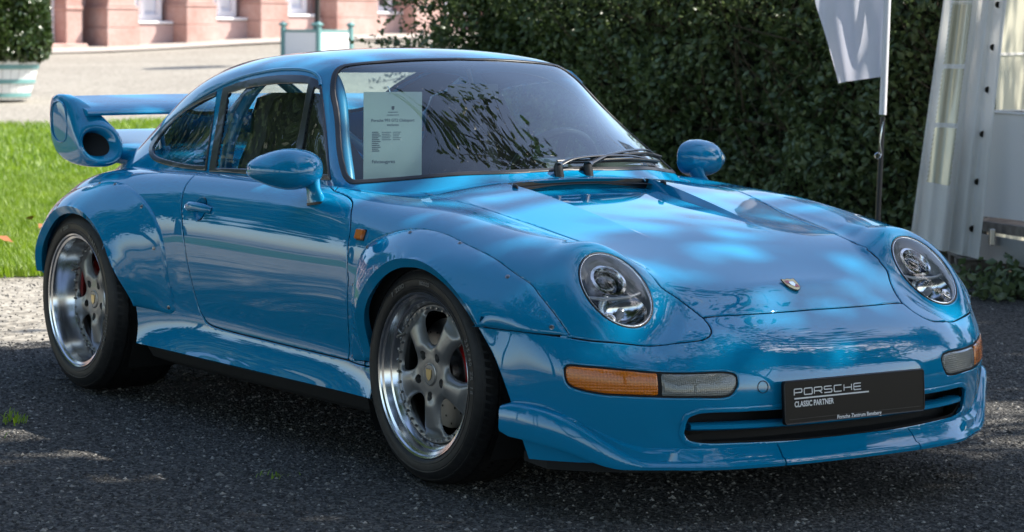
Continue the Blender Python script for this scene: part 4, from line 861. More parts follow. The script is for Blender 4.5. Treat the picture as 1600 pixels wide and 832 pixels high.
# ------------------------------------------------------------------ wheels
def wheel(cx,cy,cz,rt,half,face,side,txt,rear):
    """rt tyre radius, half rim half width, face outward offset of the hub face"""
    h=half
    w=put('wheel',lathe([(.205,-h+.02),(.222,-h),(.232,-h),(.205,-h+.04),(.198,0),(.200,face-.030),(.204,face-.018),(.213,face-.002 if not rear else face+.004),(.219,h-.030 if not rear else h-.042),(.2225,h-.020),(.2255,h-.012),(.2335,h-.009),(.2365,h-.004),(.2420,h-.0015),(.2435,h-.004),(.2435,h-.010),(.236,h-.016)],96),alu,car,auto=32,loc=(cx,cy,cz),rot=(0,R(7 if rear else 0)*0,0 if side<0 else math.pi))
    o=h-.006;g=.0055
    tp=[(.233,-h+.012),(.25,-h-.001),(.275,-h-.004),(.300,-h+.006),(rt-.010,-h+.022),(rt-.002,-h+.045)]
    for y in np.linspace(-h+.055,h-.055,4):
        tp+=[(rt,y-.006),(rt-.007,y-.0045),(rt-.007,y+.0045),(rt,y+.006)]
    tp+=[(rt-.001,h-.045),(rt-.004,h-.032),(rt-.011,h-.019),(rt-.016,h-.0125),(rt-.0175,h-.0125),(rt-.019,h-.0105),(.292,h-.002),(.282,h+.0015),(.279,h+.0006),(.2775,h+.0018),(.262,h+.002),(.2585,h+.001),(.257,h+.0024),(.250,h+.001),(.245,h-.003),(.241,h-.010)]
    ty=put('tyre',lathe(tp,120),tyre,w,auto=28)
    # lateral tread sipes as thin dark blocks standing proud of nothing: cut as raised tread blocks
    tb=[]
    for k in range(84):
        a0=2*np.pi*k/84
        for (y0,y1,sk) in((h-.052,h-.016,.035),(-h+.016,-h+.052,-.035),(.012,h-.063,.05),(-h+.063,-.012,-.05)):
            r0=rt+.0008;r1=rt-.004 if abs(y1)<h-.02 and abs(y0)<h-.02 else rt-.004
            q=[]
            for yy in(y0,y1):
                for da in(.008,.058):
                    e=max(0,(abs(yy)-(h-.045))/.03);rr=rt+.0012-.010*e*e;aa=a0+da+sk*(yy-y0)/.04
                    q.append((rr*math.cos(aa),-yy,rr*math.sin(aa)))
            tb.append(Msh(q,[(0,1,3),(0,3,2)] if True else []))
    put('tread_blocks',merge(*tb),tyre,ty,auto=20)['kind']='stuff'
    # sidewall lettering
    ms=[]
    for s_,ang,size in txt:
        n=len(s_)
        for i,ch in enumerate(s_):
            if ch==' ': continue
            g_=text_msh(ch,size,.0006,'CENTER',.0004);a=R(ang)-(i-(n-1)/2)*size*.72/.276
            rx=np.array([math.sin(a),0,-math.cos(a)])*1.0;ry=np.array([math.cos(a),0,math.sin(a)]);ctr=np.array([math.cos(a)*.2635,-(h+.0036),math.sin(a)*.2635])
            V=ctr+np.outer(g_.V[:,0],rx)+np.outer(g_.V[:,1],ry)+np.outer(g_.V[:,2],[0,-1,0]);ms.append(Msh(V,g_.F[:,::-1] if False else g_.F))
    if ms: put('sidewall_lettering',merge(*ms),tyre_txt,ty,auto=30)['kind']='stuff'
    # spoke disc with five openings
    rr=np.linspace(.024,.2015,64);tt=np.linspace(0,2*np.pi,361)
    Rg,Tg=np.meshgrid(rr,tt,indexing='ij')
    spoke=.5+.5*np.cos(5*(Tg-R(54)))          # 1 on spoke axes
    pr=np.interp(Rg,[.02,.045,.06,.09,.13,.17,.186,.19,.2015],[face,face,face-.001,face-.002,face-.006,face-.011,face-.015,face-.0175,face-.0175])
    hh=pr+.010*spoke**1.5*sstep((Rg-.05)/.05)*sstep((.185-Rg)/.03)
    G=np.stack([Rg*np.cos(Tg),-hh,Rg*np.sin(Tg)],-1);sm=grid_msh(G,flip=False)
    if sm.N[:,1].mean()>0: sm=grid_msh(G,flip=True)
    XZ=sm.V[:,[0,2]];f=np.full(len(XZ),1.);fl=np.full(len(XZ),1.)
    op=catmull([(.086,0),(.092,.019),(.112,.036),(.145,.053),(.168,.0565),(.1795,.040),(.1825,0),(.1795,-.040),(.168,-.0565),(.145,-.053),(.112,-.036),(.092,-.019)],4,True)
    for k in range(5):
        a=R(90+72*k);Rm=np.array([[math.cos(a),-math.sin(a)],[math.sin(a),math.cos(a)]]);f=np.minimum(f,sd2(op@Rm.T,XZ))
        b=R(54+72*k);fl=np.minimum(fl,np.hypot(XZ[:,0]-.064*math.cos(b),XZ[:,1]-.064*math.sin(b))-.0135)
    sd_=np.maximum(-f,-fl);sk=panel(sm,np.where(-f>-fl,-f,-fl),gap=0,r=.0,skirt=0) if False else None
    mm,ff=clip(sm,np.maximum(-f,-fl),-f)
    rl=np.clip(1+ff/.020,0,1);mm.V[:,1]+=.013*(1-np.sqrt(np.maximum(1-rl*rl,0)));mm.N=vnormals(mm.V,mm.F);mm=add_skirt(mm,.034)
    sp=put('spokes',mm,grey,w)
    put('centre_cap',lathe([(.031,face-.004),(.031,face+.001),(.029,face+.003),(.020,face+.0035),(.0005,face+.0035)],40),grey,w,auto=40)
    shd=[(.6*x,.62*z) for x,z in sh]
    put('cap_crest',prism(shd,-(face+.0034),-(face+.0056),'xz',.0008),gold,w,auto=30)
    put('cap_ring',lathe([(.0335,face-.003),(.0335,face+.0015),(.0315,face+.0022),(.0305,face+.0005)],40),steel,w,auto=40)
    for k in range(5):
        b=R(54+72*k);put('lug_nut',xf(lathe([(.0095,face-.02),(.0095,face-.012),(.006,face-.009),(.0005,face-.009)],6),(.064*math.cos(b),0,.064*math.sin(b))),steel,w,auto=20)
    bs=[]
    for k in range(40):
        a=2*np.pi*(k+.5)/40;bs.append(xf(lathe([(.0042,face-.02),(.0042,face-.0125),(.0028,face-.0105),(.0003,face-.0105)],6),(.1938*math.cos(a),0,.1938*math.sin(a))))
    put('rim_bolts',merge(*bs),steel,w,auto=20)['kind']='stuff'
    put('valve',tube([(.205*math.cos(R(152)),-(face-.02),.205*math.sin(R(152))),(.196*math.cos(R(152)),-(face+.006),.196*math.sin(R(152)))],.004,8),steel,w,auto=40)
    dz=face-.062
    bd=put('brake_disc',merge(lathe([(.06,dz),(.085,dz),(.086,dz-.004),(.161,dz-.004),(.161,dz-.034),(.06,dz-.034)],72),lathe([(.0005,dz+.018),(.052,dz+.016),(.058,dz),(.06,dz-.01)],40)),rotor,w,auto=30)
    hs=[xf(lathe([(.0035,dz-.0028),(.0005,dz-.0028)],8),(r_*math.cos(t),0,r_*math.sin(t))) for i,t in enumerate(np.linspace(0,2*np.pi,30,endpoint=False)) for r_ in((.105,.128,.148)[i%3],)]
    put('disc_holes',merge(*hs),dark,bd,auto=20)['kind']='stuff'
    return w,dz
TX=[('P ZERO',118,.018),('ROSSO',86,.015),('235/40 ZR 18',12,.019)]
TXR=[('P ZERO',108,.016),('PIRELLI',52,.022),('285/35 ZR 18',-20,.017)]
def caliper(cx,cy,cz,side,dz,a0,a1):
    a=np.radians(np.linspace(a0,a1,16));rg=[]
    for t in a:
        k=1-.0*t;rg.append([(r_*math.cos(t),y,r_*math.sin(t)) for r_,y in((.112,-dz-.012),(.158,-dz-.016),(.172,-dz-.008),(.174,-dz+.03),(.172,-dz+.055),(.112,-dz+.05))])
    o=put('brake_caliper',loft(rg),red,car,auto=40,loc=(cx,cy,cz),rot=(0,0,0 if side<0 else math.pi))
    wm2,l2=wordmark(.0085);kx=.075/l2
    am=R((a0+a1)/2+2);V=[]
    for v in wm2.V:
        u=(v[0]*kx-.0375);t=am-u/.140;r_=.140+(v[1]-.00425);V.append((r_*math.cos(t),-dz-.0158,r_*math.sin(t)))
    put('caliper_lettering',Msh(np.array(V),wm2.F),white,o,auto=30)
for s in(-1,1):
    w,dz=wheel(0,s*.729,.3225,.3215,.125,.0945,s,TX,False);caliper(0,s*.729,.3225,s,dz,-12,46)
    w,dz=wheel(-2.272,s*.747,.3285,.3275,.149,.076,s,TXR,True);caliper(-2.272,s*.747,.3285,s,dz,130,185)
# ------------------------------------------------------------------ interior
ir=put('dashboard',loft([[(x,y,z-.05*(y/.62)**4) for x,z in((-.62,.62),(-.60,.80),(-.66,.842),(-.78,.852),(-.90,.838),(-.945,.80),(-.94,.70),(-.90,.60))] for y in np.linspace(-.62,.62,25)]),blackp,car,auto=40)
put('instrument_hood',loft([[(x,y,z) for x,z in((-.80,.83),(-.82,.875),(-.90,.885),(-.985,.872),(-.985,.80))] for y in np.linspace(.16,.56,9)]),blackp,ir,auto=50)
sw=put('steering_wheel',xf(tube([(.185*math.cos(t),.185*math.sin(t),0) for t in np.linspace(0,2*np.pi,49)],.0155,10,False),(-1.07,.36,.80),roty(R(-66))),blackp,car,auto=60)
put('steering_hub',xf(merge(lathe([(.055,-.03),(.06,-.005),(.04,.004),(.0005,.004)],24,'z'),box(-.18,.18,-.018,.018,-.012,-.004),box(-.018,.018,-.18,0,-.012,-.004)),(-1.07,.36,.80),roty(R(-66))),blackp,sw,auto=40)
put('steering_column',tube([(-1.06,.36,.79),(-.75,.36,.70)],.035,12),blackp,sw,auto=50)
for s in(-1,1):
    y0=s*.36
    def srow(x,z,wd,dp,n=20): return [(x-dp*(1-abs(q)**2.2)*1.0,y0+q*wd,z) for q in np.linspace(-1,1,n)]
    bk=[(-1.36,.36,.25,.03),(-1.42,.50,.265,.05),(-1.47,.62,.27,.06),(-1.52,.76,.265,.065),(-1.555,.86,.215,.05),(-1.575,.94,.165,.035),(-1.595,1.02,.145,.025),(-1.605,1.075,.115,.02),(-1.607,1.092,.06,.012)]
    fr=[srow(x+.05,z,w,.055+d) for x,z,w,d in bk];rr_=[srow(x-.045,z,w*1.0,.03+d*.6) for x,z,w,d in bk]
    seat=put('bucket_seat',loft([f_+r_[::-1] for f_,r_ in zip(fr,rr_)]),fabric,car,auto=50)
    put('seat_cushion',loft([[(x,y0+q*.25,z+.07*abs(q)**4) for q in np.linspace(-1,1,16)]+[(x,y0+q*.25,.25) for q in(1,-1)] for x,z in((-.98,.36),(-1.0,.40),(-1.1,.41),(-1.3,.38),(-1.42,.40))]),fabric,seat,auto=50)
    put('seat_shell',loft([[(x-.062-d,y0+q*(w+.012),z) for q,d in((-1,-.02),(-.9,.01),(-.5,.02),(0,.022),(.5,.02),(.9,.01),(1,-.02))] for x,z,w,_ in bk],False,False),paint_dk,seat,auto=60)
    put('belt',loft([[(-1.47,y0+o_-.022,.55),(-1.47,y0+o_+.022,.55)],[(-1.50,y0+o_-.022,.78),(-1.50,y0+o_+.022,.78)],[(-1.55,y0+o_*.8-.022,.93),(-1.55,y0+o_*.8+.022,.93)]],False,False) if (o_:=.07) else None,blackp,seat,auto=40)
    put('door_card',loft([[(x,s*(.70-.015*math.sin(z*9)),z) for x in np.linspace(-1.62,-.62,12)] for z in np.linspace(.28,.82,10)],False,False),paint_dk,part['door'+('R' if s<0 else 'L')],auto=60)
    # cage
    cg=[(-.80,s*.60,.55),(-.82,s*.605,.80),(-.93,s*.560,.935),(-1.08,s*.490,1.10),(-1.22,s*.445,1.165),(-1.45,s*.435,1.185),(-1.66,s*.435,1.175)]
    put('cage_bar',tube(catmull(cg,6),.019,12),paint_dk,car,auto=60)
    put('cage_bar',tube(catmull([(-1.68,s*.435,1.165),(-2.0,s*.42,.98),(-2.30,s*.40,.72)],6),.019,12),paint_dk,car,auto=60)
put('cage_hoop',tube(catmull([(-1.70,-.60,.25),(-1.70,-.60,.75),(-1.69,-.545,1.0),(-1.68,-.45,1.135),(-1.68,-.36,1.172),(-1.68,0,1.182),(-1.68,.36,1.172),(-1.68,.45,1.135),(-1.69,.545,1.0),(-1.70,.60,.75),(-1.70,.60,.25)],5),.021,12),paint_dk,car,auto=60)
put('cage_diagonal',tube([(-1.68,-.40,1.15),(-1.70,.57,.45)],.019,12),paint_dk,car,auto=60)
put('cage_cross',tube([(-1.70,-.60,.72),(-1.70,.60,.72)],.019,12),paint_dk,car,auto=60)
put('rear_deck',merge(box(-2.45,-1.85,-.60,.60,.55,.70),box(-1.87,-1.84,-.58,.58,.3,.62)),paint_dk,car,auto=30)
put('cabin_floor',box(-1.95,-.55,-.68,.68,.16,.24),fabric,car,auto=30)
put('inner_mirror',merge(prism([(-.10,1.085),(-.10,1.135),(.10,1.135),(.10,1.085)],-1.02,-1.035,'yz',.004),tube([(-1.03,0,1.13),(-1.06,0,1.185)],.007,8)),blackp,car,auto=30)
put('headliner',clip(offset(MG,-.022),mx(-f_ws-.0,-f_rw,-sideopen-.0,.93-MG.V[:,2],-(MG.V[:,0]+2.3))),fabric,car)
# price sheet hung behind the windshield
ps=put('price_sheet',xf(box(-.105,.105,-.297,0,-.0004,.0004),(-1.0,-.335,1.112),basis(unit(np.array([.15,.989,0])),np.array([0,0,1.]),unit(np.array([.989,-.15,0])))),paper,auto=30)
tag(ps,'white printed price sheet hanging inside the windshield of the blue car','sign')
PSB=basis(unit(np.array([.15,.989,0])),np.array([0,0,1.]),unit(np.array([.989,-.15,0])));PSO=np.array([-1.0,-.335,1.112])
def pt(s_,x,y,size,al='CENTER'): mm=text_msh(s_,size,0,al,.0001);return xf(Msh(mm.V+[x,y,.0009],mm.F),PSO,PSB)
lines=[pt('Porsche 993 GT2 Clubsport',0,-.098,.0135),pt('werksneu',0,-.112,.011),pt('Fahrzeugpreis',-.075,-.235,.015,'LEFT')]
for k in range(11): lines.append(xf(rect(-.075,-.052+.004*(k%3),-.134-.0062*k,-.1315-.0062*k,.0009),PSO,PSB));
for k in range(5):
    lines.append(xf(rect(-.04,-.006-.004*(k%2),-.134-.0062*k,-.1325-.0062*k,.0009),PSO,PSB));lines.append(xf(rect(.0,.03-.004*(k%3),-.134-.0062*k,-.1325-.0062*k,.0009),PSO,PSB))
lines+= [xf(rect(-.018,.018,-.068,-.066,.0009),PSO,PSB),xf(rect(-.022,.022,-.077,-.0755,.0009),PSO,PSB),xf(fan([(-.005,-.047,.0009),(.005,-.047,.0009),(.005,-.056,.0009),(0,-.061,.0009),(-.005,-.056,.0009)]),PSO,PSB)]
put('print',merge(*lines),ink,ps,auto=30)
put('hook',tube([(-1.0,-.345,1.108),(-1.008,-.345,1.122),(-1.02,-.343,1.130)],.0015,5),silver,ps,auto=40)
# ------------------------------------------------------------------ the place
rng=np.random.default_rng(7)
FW=np.array([math.cos(YAW),math.sin(YAW),0.]);RT=np.array([math.sin(YAW),-math.cos(YAW),0.])
def slope(th): return .0212+.0045*sstep((th+.18)/.12)
def gz(r,s):
    """height of the ground in the plot's own frame (r metres right, s metres ahead of the photographer)"""
    r=np.asarray(r,float);s=np.asarray(s,float);t=np.maximum(s-13.,0);return slope(r/np.maximum(s,1.))*(t-1.2*(1-np.exp(-t/1.2)))
def E(r,s,z=None):
    r=np.asarray(r,float);s=np.asarray(s,float);zz=gz(r,s) if z is None else np.asarray(z,float)
    return np.array([CAM[0],CAM[1],0])+r[...,None]*RT+s[...,None]*FW+np.stack([0*r,0*r,zz+0*r],-1)
def sheet(rs,ss,dz=0.): 
    Rr,Ss=np.meshgrid(rs,ss,indexing='xy');G=E(Rr,Ss);G[...,2]+=dz;return grid_msh(G,flip=False)
def upw(m): 
    if m.N[:,2].mean()<0: m=Msh(m.V,m.F[:,::-1])
    return m
# --- materials
def gravel_mat(name,c0,c1,c2,sc,rough=.95,bs=.6):
    m=pm(name,c1,rough,spec=.25);tc=N(m,'TexCoord');v=N(m,'TexVoronoi');v.inputs['Scale'].default_value=sc;L(m,tc.outputs['Object'],v.inputs['Vector'])
    n=N(m,'TexNoise');n.inputs['Scale'].default_value=.45;n.inputs['Detail'].default_value=5;L(m,tc.outputs['Object'],n.inputs['Vector'])
    n2=N(m,'TexNoise');n2.inputs['Scale'].default_value=sc*1.7;n2.inputs['Detail'].default_value=3;L(m,tc.outputs['Object'],n2.inputs['Vector'])
    sep=N(m,'SeparateColor');L(m,v.outputs['Color'],sep.inputs[0])
    a=N(m,'Math');a.operation='MULTIPLY_ADD';a.inputs[1].default_value=.55;L(m,sep.outputs[0],a.inputs[0])
    b=N(m,'Math');b.operation='MULTIPLY_ADD';b.inputs[1].default_value=.35;b.inputs[2].default_value=-.0;L(m,n.outputs[0],b.inputs[0]);L(m,b.outputs[0],a.inputs[2])
    cm=N(m,'Math');cm.operation='MULTIPLY_ADD';cm.inputs[1].default_value=.35;L(m,n2.outputs[0],cm.inputs[0]);L(m,a.outputs[0],cm.inputs[2])
    r=ramp(m,cm.outputs[0],[(.25,c0),(.55,c1),(.95,c2)]);L(m,r.outputs[0],bsdf(m).inputs['Base Color'])
    bump(m,v.outputs['Distance'],bs,.012);return m
dgrav=gravel_mat('shaded_fine_gravel',(.016,.0152,.014),(.048,.0455,.0415),(.17,.16,.143),100,bs=.9)  # shaded copy of the gravel, its colours darkened for the tree shade
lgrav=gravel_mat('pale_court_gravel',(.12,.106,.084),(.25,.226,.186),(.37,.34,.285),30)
pave=gravel_mat('pale_sandstone_paving',(.33,.29,.25),(.40,.355,.31),(.45,.41,.365),9,bs=.15)
soil=pm('lawn_base',(.05,.085,.018),1);_n=noise_tex(soil,3,6);_r=ramp(soil,_n.outputs[0],[(.3,(.045,.085,.012)),(.7,(.10,.16,.03))]);L(soil,_r.outputs[0],bsdf(soil).inputs['Base Color'])
def leaf_mat(name,c0,c1,rough=.38,tr=.35,spec=.5):
    m=pm(name,c0,rough,spec=spec);g=N(m,'NewGeometry');nz=noise_tex(m,1.7,4,.6);ad_=N(m,'Math');ad_.operation='MULTIPLY_ADD';ad_.inputs[1].default_value=.55;L(m,g.outputs['Random Per Island'],ad_.inputs[0]);ms_=N(m,'Math');ms_.operation='MULTIPLY_ADD';ms_.inputs[1].default_value=1.5;ms_.inputs[2].default_value=-.5;L(m,nz.outputs[0],ms_.inputs[0]);L(m,ms_.outputs[0],ad_.inputs[2]);r=ramp(m,ad_.outputs[0],[(0.,c0),(1.,c1)]);L(m,r.outputs[0],bsdf(m).inputs['Base Color'])
    t=m.node_tree;tb=t.nodes.new('ShaderNodeBsdfTranslucent');mx=t.nodes.new('ShaderNodeMixShader');mx.inputs[0].default_value=tr
    hs=N(m,'HueSaturation');hs.inputs['Value'].default_value=1.5;hs.inputs['Saturation'].default_value=1.1;L(m,r.outputs[0],hs.inputs['Color']);L(m,hs.outputs[0],tb.inputs[0])
    o=t.nodes['Material Output'];L(m,bsdf(m).outputs[0],mx.inputs[1]);L(m,tb.outputs[0],mx.inputs[2]);L(m,mx.outputs[0],o.inputs[0]);return m
hedge_leaf=leaf_mat('hedge_leaf',(.045,.080,.030),(.15,.195,.085),.36,.25)
tree_leaf=leaf_mat('tree_leaf',(.030,.065,.014),(.065,.115,.026),.45,.35)
laurel=leaf_mat('laurel_leaf',(.020,.045,.010),(.055,.085,.022),.22,.12,.6)
blade=leaf_mat('grass_blade',(.095,.18,.012),(.25,.34,.045),.5,.4)
bark=pm('bark',(.07,.055,.042),.95);_n=noise_tex(bark,14,6);bump(bark,_n.outputs[0],.8,.03)
# --- ground sheets
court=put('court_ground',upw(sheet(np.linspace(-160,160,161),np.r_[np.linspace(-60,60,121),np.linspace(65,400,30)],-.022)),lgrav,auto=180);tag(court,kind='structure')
# fine gravel the cars stand on, tree shade put into its colour; edges wander
def region(poly,step,dz,amp=0.,seed=0):
    P2=np.array(poly,float);lo=P2.min(0);hi=P2.max(0);nr=int((hi[0]-lo[0])/step)+2;ns=int((hi[1]-lo[1])/step)+2
    Mh=sheet(np.linspace(lo[0],hi[0],nr),np.linspace(lo[1],hi[1],ns),dz);uv=Mh.A.copy();rr=lo[0]+(hi[0]-lo[0])*uv[:,1]/(nr-1);ss=lo[1]+(hi[1]-lo[1])*uv[:,0]/(ns-1)
    w=np.array([noise.noise((a*1.3,b*1.3,seed)) for a,b in zip(rr,ss)])*amp
    return upw(clip(Mh,sd2(P2,np.stack([rr,ss],1))+w)),np.stack([rr,ss],1)
near=region([(-3.1,-8),(14,-8),(16,30),(6,24),(-.5,13.6),(-1.0,12.2),(-1.9,10.6),(-2.5,9.6),(-2.9,7.5)],.25,-.006,.22,3)[0]  # left edge laid along the shade line, paler gravel beyond it
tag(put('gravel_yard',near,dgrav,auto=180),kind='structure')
LAWN=[(-16,11.2),(-7,11.9),(-2.3,13.4),(2.5,16.0),(6,20),(6,31),(0,29.5),(-3.4,27.3),(-8,24.5),(-18,21)]
lawn=region(LAWN,.4,-.012,.12,9)[0];tag(put('lawn',lawn,soil,auto=180),kind='structure')
# loose stones on the yard in front
def stones(n,rlo,rhi,slo,shi,smin,smax):
    r=rng.uniform(rlo,rhi,n);s=rng.uniform(slo,shi,n);c_=E(r,s);sz=smin+(smax-smin)*rng.random(n)**3
    O=np.array([(1,0,0),(-1,0,0),(0,1,0),(0,-1,0),(0,0,1),(0,0,-1)],float);F0=np.array([(0,2,4),(2,1,4),(1,3,4),(3,0,4),(2,0,5),(1,2,5),(3,1,5),(0,3,5)])
    V=O[None]*(sz[:,None,None]*rng.uniform(.55,1.25,(n,6,1)));V[...,2]*=.6
    a=rng.uniform(0,6.28,n);ca,sa=np.cos(a)[:,None],np.sin(a)[:,None];x=V[...,0]*ca-V[...,1]*sa;y=V[...,0]*sa+V[...,1]*ca
    V=np.stack([x+c_[:,None,0],y+c_[:,None,1],V[...,2]+c_[:,None,2]-.005],-1)
    return Msh(V.reshape(-1,3),(F0[None]+6*np.arange(n)[:,None,None]).reshape(-1,3))
stone=pm('loose_stone',(.1,.1,.1),.75,spec=.4);g_=N(stone,'NewGeometry');_r=ramp(stone,g_.outputs['Random Per Island'],[(0,(.016,.0155,.0145)),(.5,(.052,.050,.046)),(.88,(.14,.134,.122)),(1,(.33,.31,.275))]);L(stone,_r.outputs[0],bsdf(stone).inputs['Base Color'])
st=put('gravel_stones',merge(stones(80000,-2.6,2.6,5.4,10.5,.0035,.010),stones(12000,-4,4,10.5,15,.004,.010),stones(1200,-2.4,2.4,5.6,10.5,.008,.015)),stone,auto=20);tag(st,'loose grey gravel stones scattered over the yard','gravel',kind='stuff')
# grass
def grass(n,poly,hmin,hmax,wd):
    P2=np.array(poly,float);lo=P2.min(0);hi=P2.max(0);q=rng.uniform(lo,hi,(n,2));q=q[sd2(P2,q)<-.02];n=len(q);b=E(q[:,0],q[:,1]);b[:,2]-=.014
    h=rng.uniform(hmin,hmax,n)[:,None];a=rng.uniform(0,6.28,n);d=np.stack([np.cos(a),np.sin(a),0*a],1);e=np.stack([-np.sin(a),np.cos(a),0*a],1);ln=rng.uniform(.15,.9,n)[:,None]
    w=wd*(.7+.6*rng.random(n))[:,None]
    V=np.stack([b-e*w,b+e*w,b+e*w*.6+d*h*ln*.35+[0,0,1]*h*.6,b-e*w*.6+d*h*ln*.35+[0,0,1]*h*.6,b+d*h*ln+[0,0,1]*h],1)
    F=np.array([(0,1,2),(0,2,3),(3,2,4)]);return Msh(V.reshape(-1,3),(F[None]+5*np.arange(n)[:,None,None]).reshape(-1,3))
gr_=put('grass',merge(grass(150000,[(-3.9,12.6),(-2.3,13.4),(-.2,14.8),(-.2,20),(-3.9,20)],.035,.085,.0035),grass(60000,[(-5.5,20),(1,20),(1,30),(-5.5,26.5)],.04,.08,.006),grass(60000,[(-9,12.2),(-3.9,12.9),(-3.9,20),(-9,20)],.035,.085,.006),grass(30000,[(-.2,14.9),(2.2,16.4),(2.2,21),(-.2,21)],.035,.085,.006)),blade,auto=180);tag(gr_,'short sunlit green grass of the lawn behind the car','grass',kind='stuff')
# weed tufts in the yard and by the pallets
def tuft(r,s,n,h,spread,name,label):
    b=E(np.array(r+rng.normal(0,spread,n)),np.array(s+rng.normal(0,spread,n)));a=rng.uniform(0,6.28,n);d=np.stack([np.cos(a),np.sin(a),0*a],1);e=np.stack([-np.sin(a),np.cos(a),0*a],1);hh=rng.uniform(.4,1,n)[:,None]*h
    V=np.stack([b-e*.003,b+e*.003,b+e*.002+d*hh*.3+[0,0,1]*hh*.6,b-e*.002+d*hh*.3+[0,0,1]*hh*.6,b+d*hh*.9+[0,0,1]*hh*.8],1);F=np.array([(0,1,2),(0,2,3),(3,2,4)])
    o=put(name,Msh(V.reshape(-1,3),(F[None]+5*np.arange(n)[:,None,None]).reshape(-1,3)),blade,auto=180);return tag(o,label,'weed')
tuft(-1.66,8.35,34,.05,.03,'grass_tuft','small green grass tuft in the gravel left of the front wheel')
tuft(-1.75,7.95,26,.035,.07,'grass_tuft','low flat weeds in the gravel near the left edge')
tuft(-.70,7.35,14,.03,.03,'grass_tuft','tiny weed in the gravel in front of the sill')
# --- leaf clouds
def leafcloud(Pts,size,var=.35,flat=None,fold=.18,asp=.30,tris4=True,upb=.0):
    n=len(Pts);s=size*(1-var+2*var*rng.random(n))[:,None]
    d=unit(rng.normal(0,1,(n,3))+(0 if flat is None else flat));nn=rng.normal(0,1,(n,3))+np.array([0,0,upb]);e=unit(np.cross(d,nn));k=np.cross(d,e)
    b=Pts-d*s*.5
    if tris4:
        V=np.stack([b,b+d*s*.42-e*s*asp,b+d*s*.45-k*s*fold,b+d*s*.42+e*s*asp,b+d*s],1);F=np.array([(0,2,1),(0,3,2),(1,2,4),(2,3,4)]);m5=5
    else:
        V=np.stack([b,b+d*s*.45-e*s*asp,b+d*s,b+d*s*.45+e*s*asp],1);F=np.array([(0,1,2),(0,2,3)]);m5=4
    return Msh(V.reshape(-1,3),(F[None]+m5*np.arange(n)[:,None,None]).reshape(-1,3))
# hedge: a clipped wall of leaves with twigs, its face uneven
HA0=np.array([-9.3,5.15]);HB0=np.array([5.0,6.6]);hd=unit(HB0-HA0);hn=np.array([hd[1],-hd[0]]);HL=np.linalg.norm(HB0-HA0);HT=2.15
def hedge_pts(n,l0,l1,z0,z1,dep):
    l=rng.uniform(l0,l1,n);zz=rng.uniform(z0,z1,n);off=np.array([.22*noise.noise((a*1.1,b*1.3,2.))+.16*noise.noise((a*3.1,b*3.3,5.))+.08*noise.noise((a*8,b*8,7.)) for a,b in zip(l,zz)])
    dd=dep*rng.random(n)**1.6;keep=np.array([noise.noise((a*5,b*5,11.)) for a,b in zip(l,zz)])>-.42-.5*dd
    q=HA0+l[:,None]*hd+(off-dd)[:,None]*hn;P3=np.c_[q,zz];e=np.minimum(l,1.)
    return P3[keep]
hroot=empty('clipped_hedge',(*(HA0+hd*5),0));tag(hroot,'tall dark green clipped hedge behind the blue car','hedge')
_hf=np.r_[hn,.25]
def sphere_noise(P):return P
hp=np.concatenate([hedge_pts(38000,.0,5.0,.05,1.95,.55),hedge_pts(9000,8.6,HL,.05,2.0,.5),hedge_pts(3000,0,5.0,1.9,HT,.8)])
# left end face of the hedge
n=9000;end=np.c_[HA0[0]-.1+.35*rng.random(n)**2,HA0[1]+1.6*rng.random(n),rng.uniform(.05,2.2,n)];end[:,0]+=[.25*noise.noise((b*1.6,c_*1.6,3.)) for b,c_ in end[:,1:]]
hp=np.vstack([hp,end])
hm_=leafcloud(hp,.052,.4,flat=_hf*.55,upb=.8);hm_.V-=np.r_[HA0+hd*5,0];ho=put('foliage',hm_,hedge_leaf,hroot,auto=180)
core=lambda l0,l1:np.array([HA0+hd*l0-hn*.45,HA0+hd*l1-hn*.45,HA0+hd*l1-hn*1.5,HA0+hd*l0-hn*1.5]);cm_=prism(core(0,4.8),.0,HT-.35,'xy');cm2=prism(core(8.8,HL),.0,HT-.35,'xy');cm2.V-=np.r_[HA0+hd*5,0];put('inner_shade_core',cm2,pm('hedge_depth',(.010,.013,.007),1),hroot,auto=30);cm_.V-=np.r_[HA0+hd*5,0];put('inner_shade_core',cm_,MATS['hedge_depth'],hroot,auto=30)  # solid near-black cores, shade inside the hedge put into their colour
tw=[]
for i in range(260):
    l=rng.uniform(1.5,5);z0=rng.uniform(.1,1.5);q=HA0+l*hd-hn*.25;dx=rng.normal(0,.22);p0=np.r_[q,z0];p1=p0+np.r_[hd*dx+hn*rng.uniform(.05,.32),rng.uniform(.1,.5)];pm_=(p0+p1)/2+rng.normal(0,.04,3);tw.append(tube([p0,pm_,p1],[.005,.004,.002],4,False))
tm=merge(*tw);tm.V-=np.r_[HA0+hd*5,0];put('twigs',tm,pm('twig',(.085,.065,.045),.9),hroot,auto=60)
# sprigs standing off the hedge's left end
sp_=[];tw=[]
for i in range(46):
    z0=rng.uniform(.9,2.0);b=np.array([HA0[0]+.05,HA0[1]+rng.uniform(-.15,.7),z0]);d=unit(np.array([-.75,-.35+rng.normal(0,.3),rng.normal(.25,.35)]));ln=rng.uniform(.25,.62)
    p=b+np.outer(np.linspace(0,ln,9),d)+np.outer(np.linspace(0,1,9)**2,[0,0,-.08]);tw.append(tube(p,np.linspace(.005,.0015,9),4,False))
    for q in p[1:]:
        for _ in range(5): sp_.append(q+rng.normal(0,.028,3))
sm_=leafcloud(np.array(sp_),.046,.3,upb=.6);sm_.V-=np.r_[HA0+hd*5,0];put('sprig_leaves',sm_,hedge_leaf,hroot,auto=180);tm=merge(*tw);tm.V-=np.r_[HA0+hd*5,0];put('sprigs',tm,MATS['twig'],hroot,auto=60)
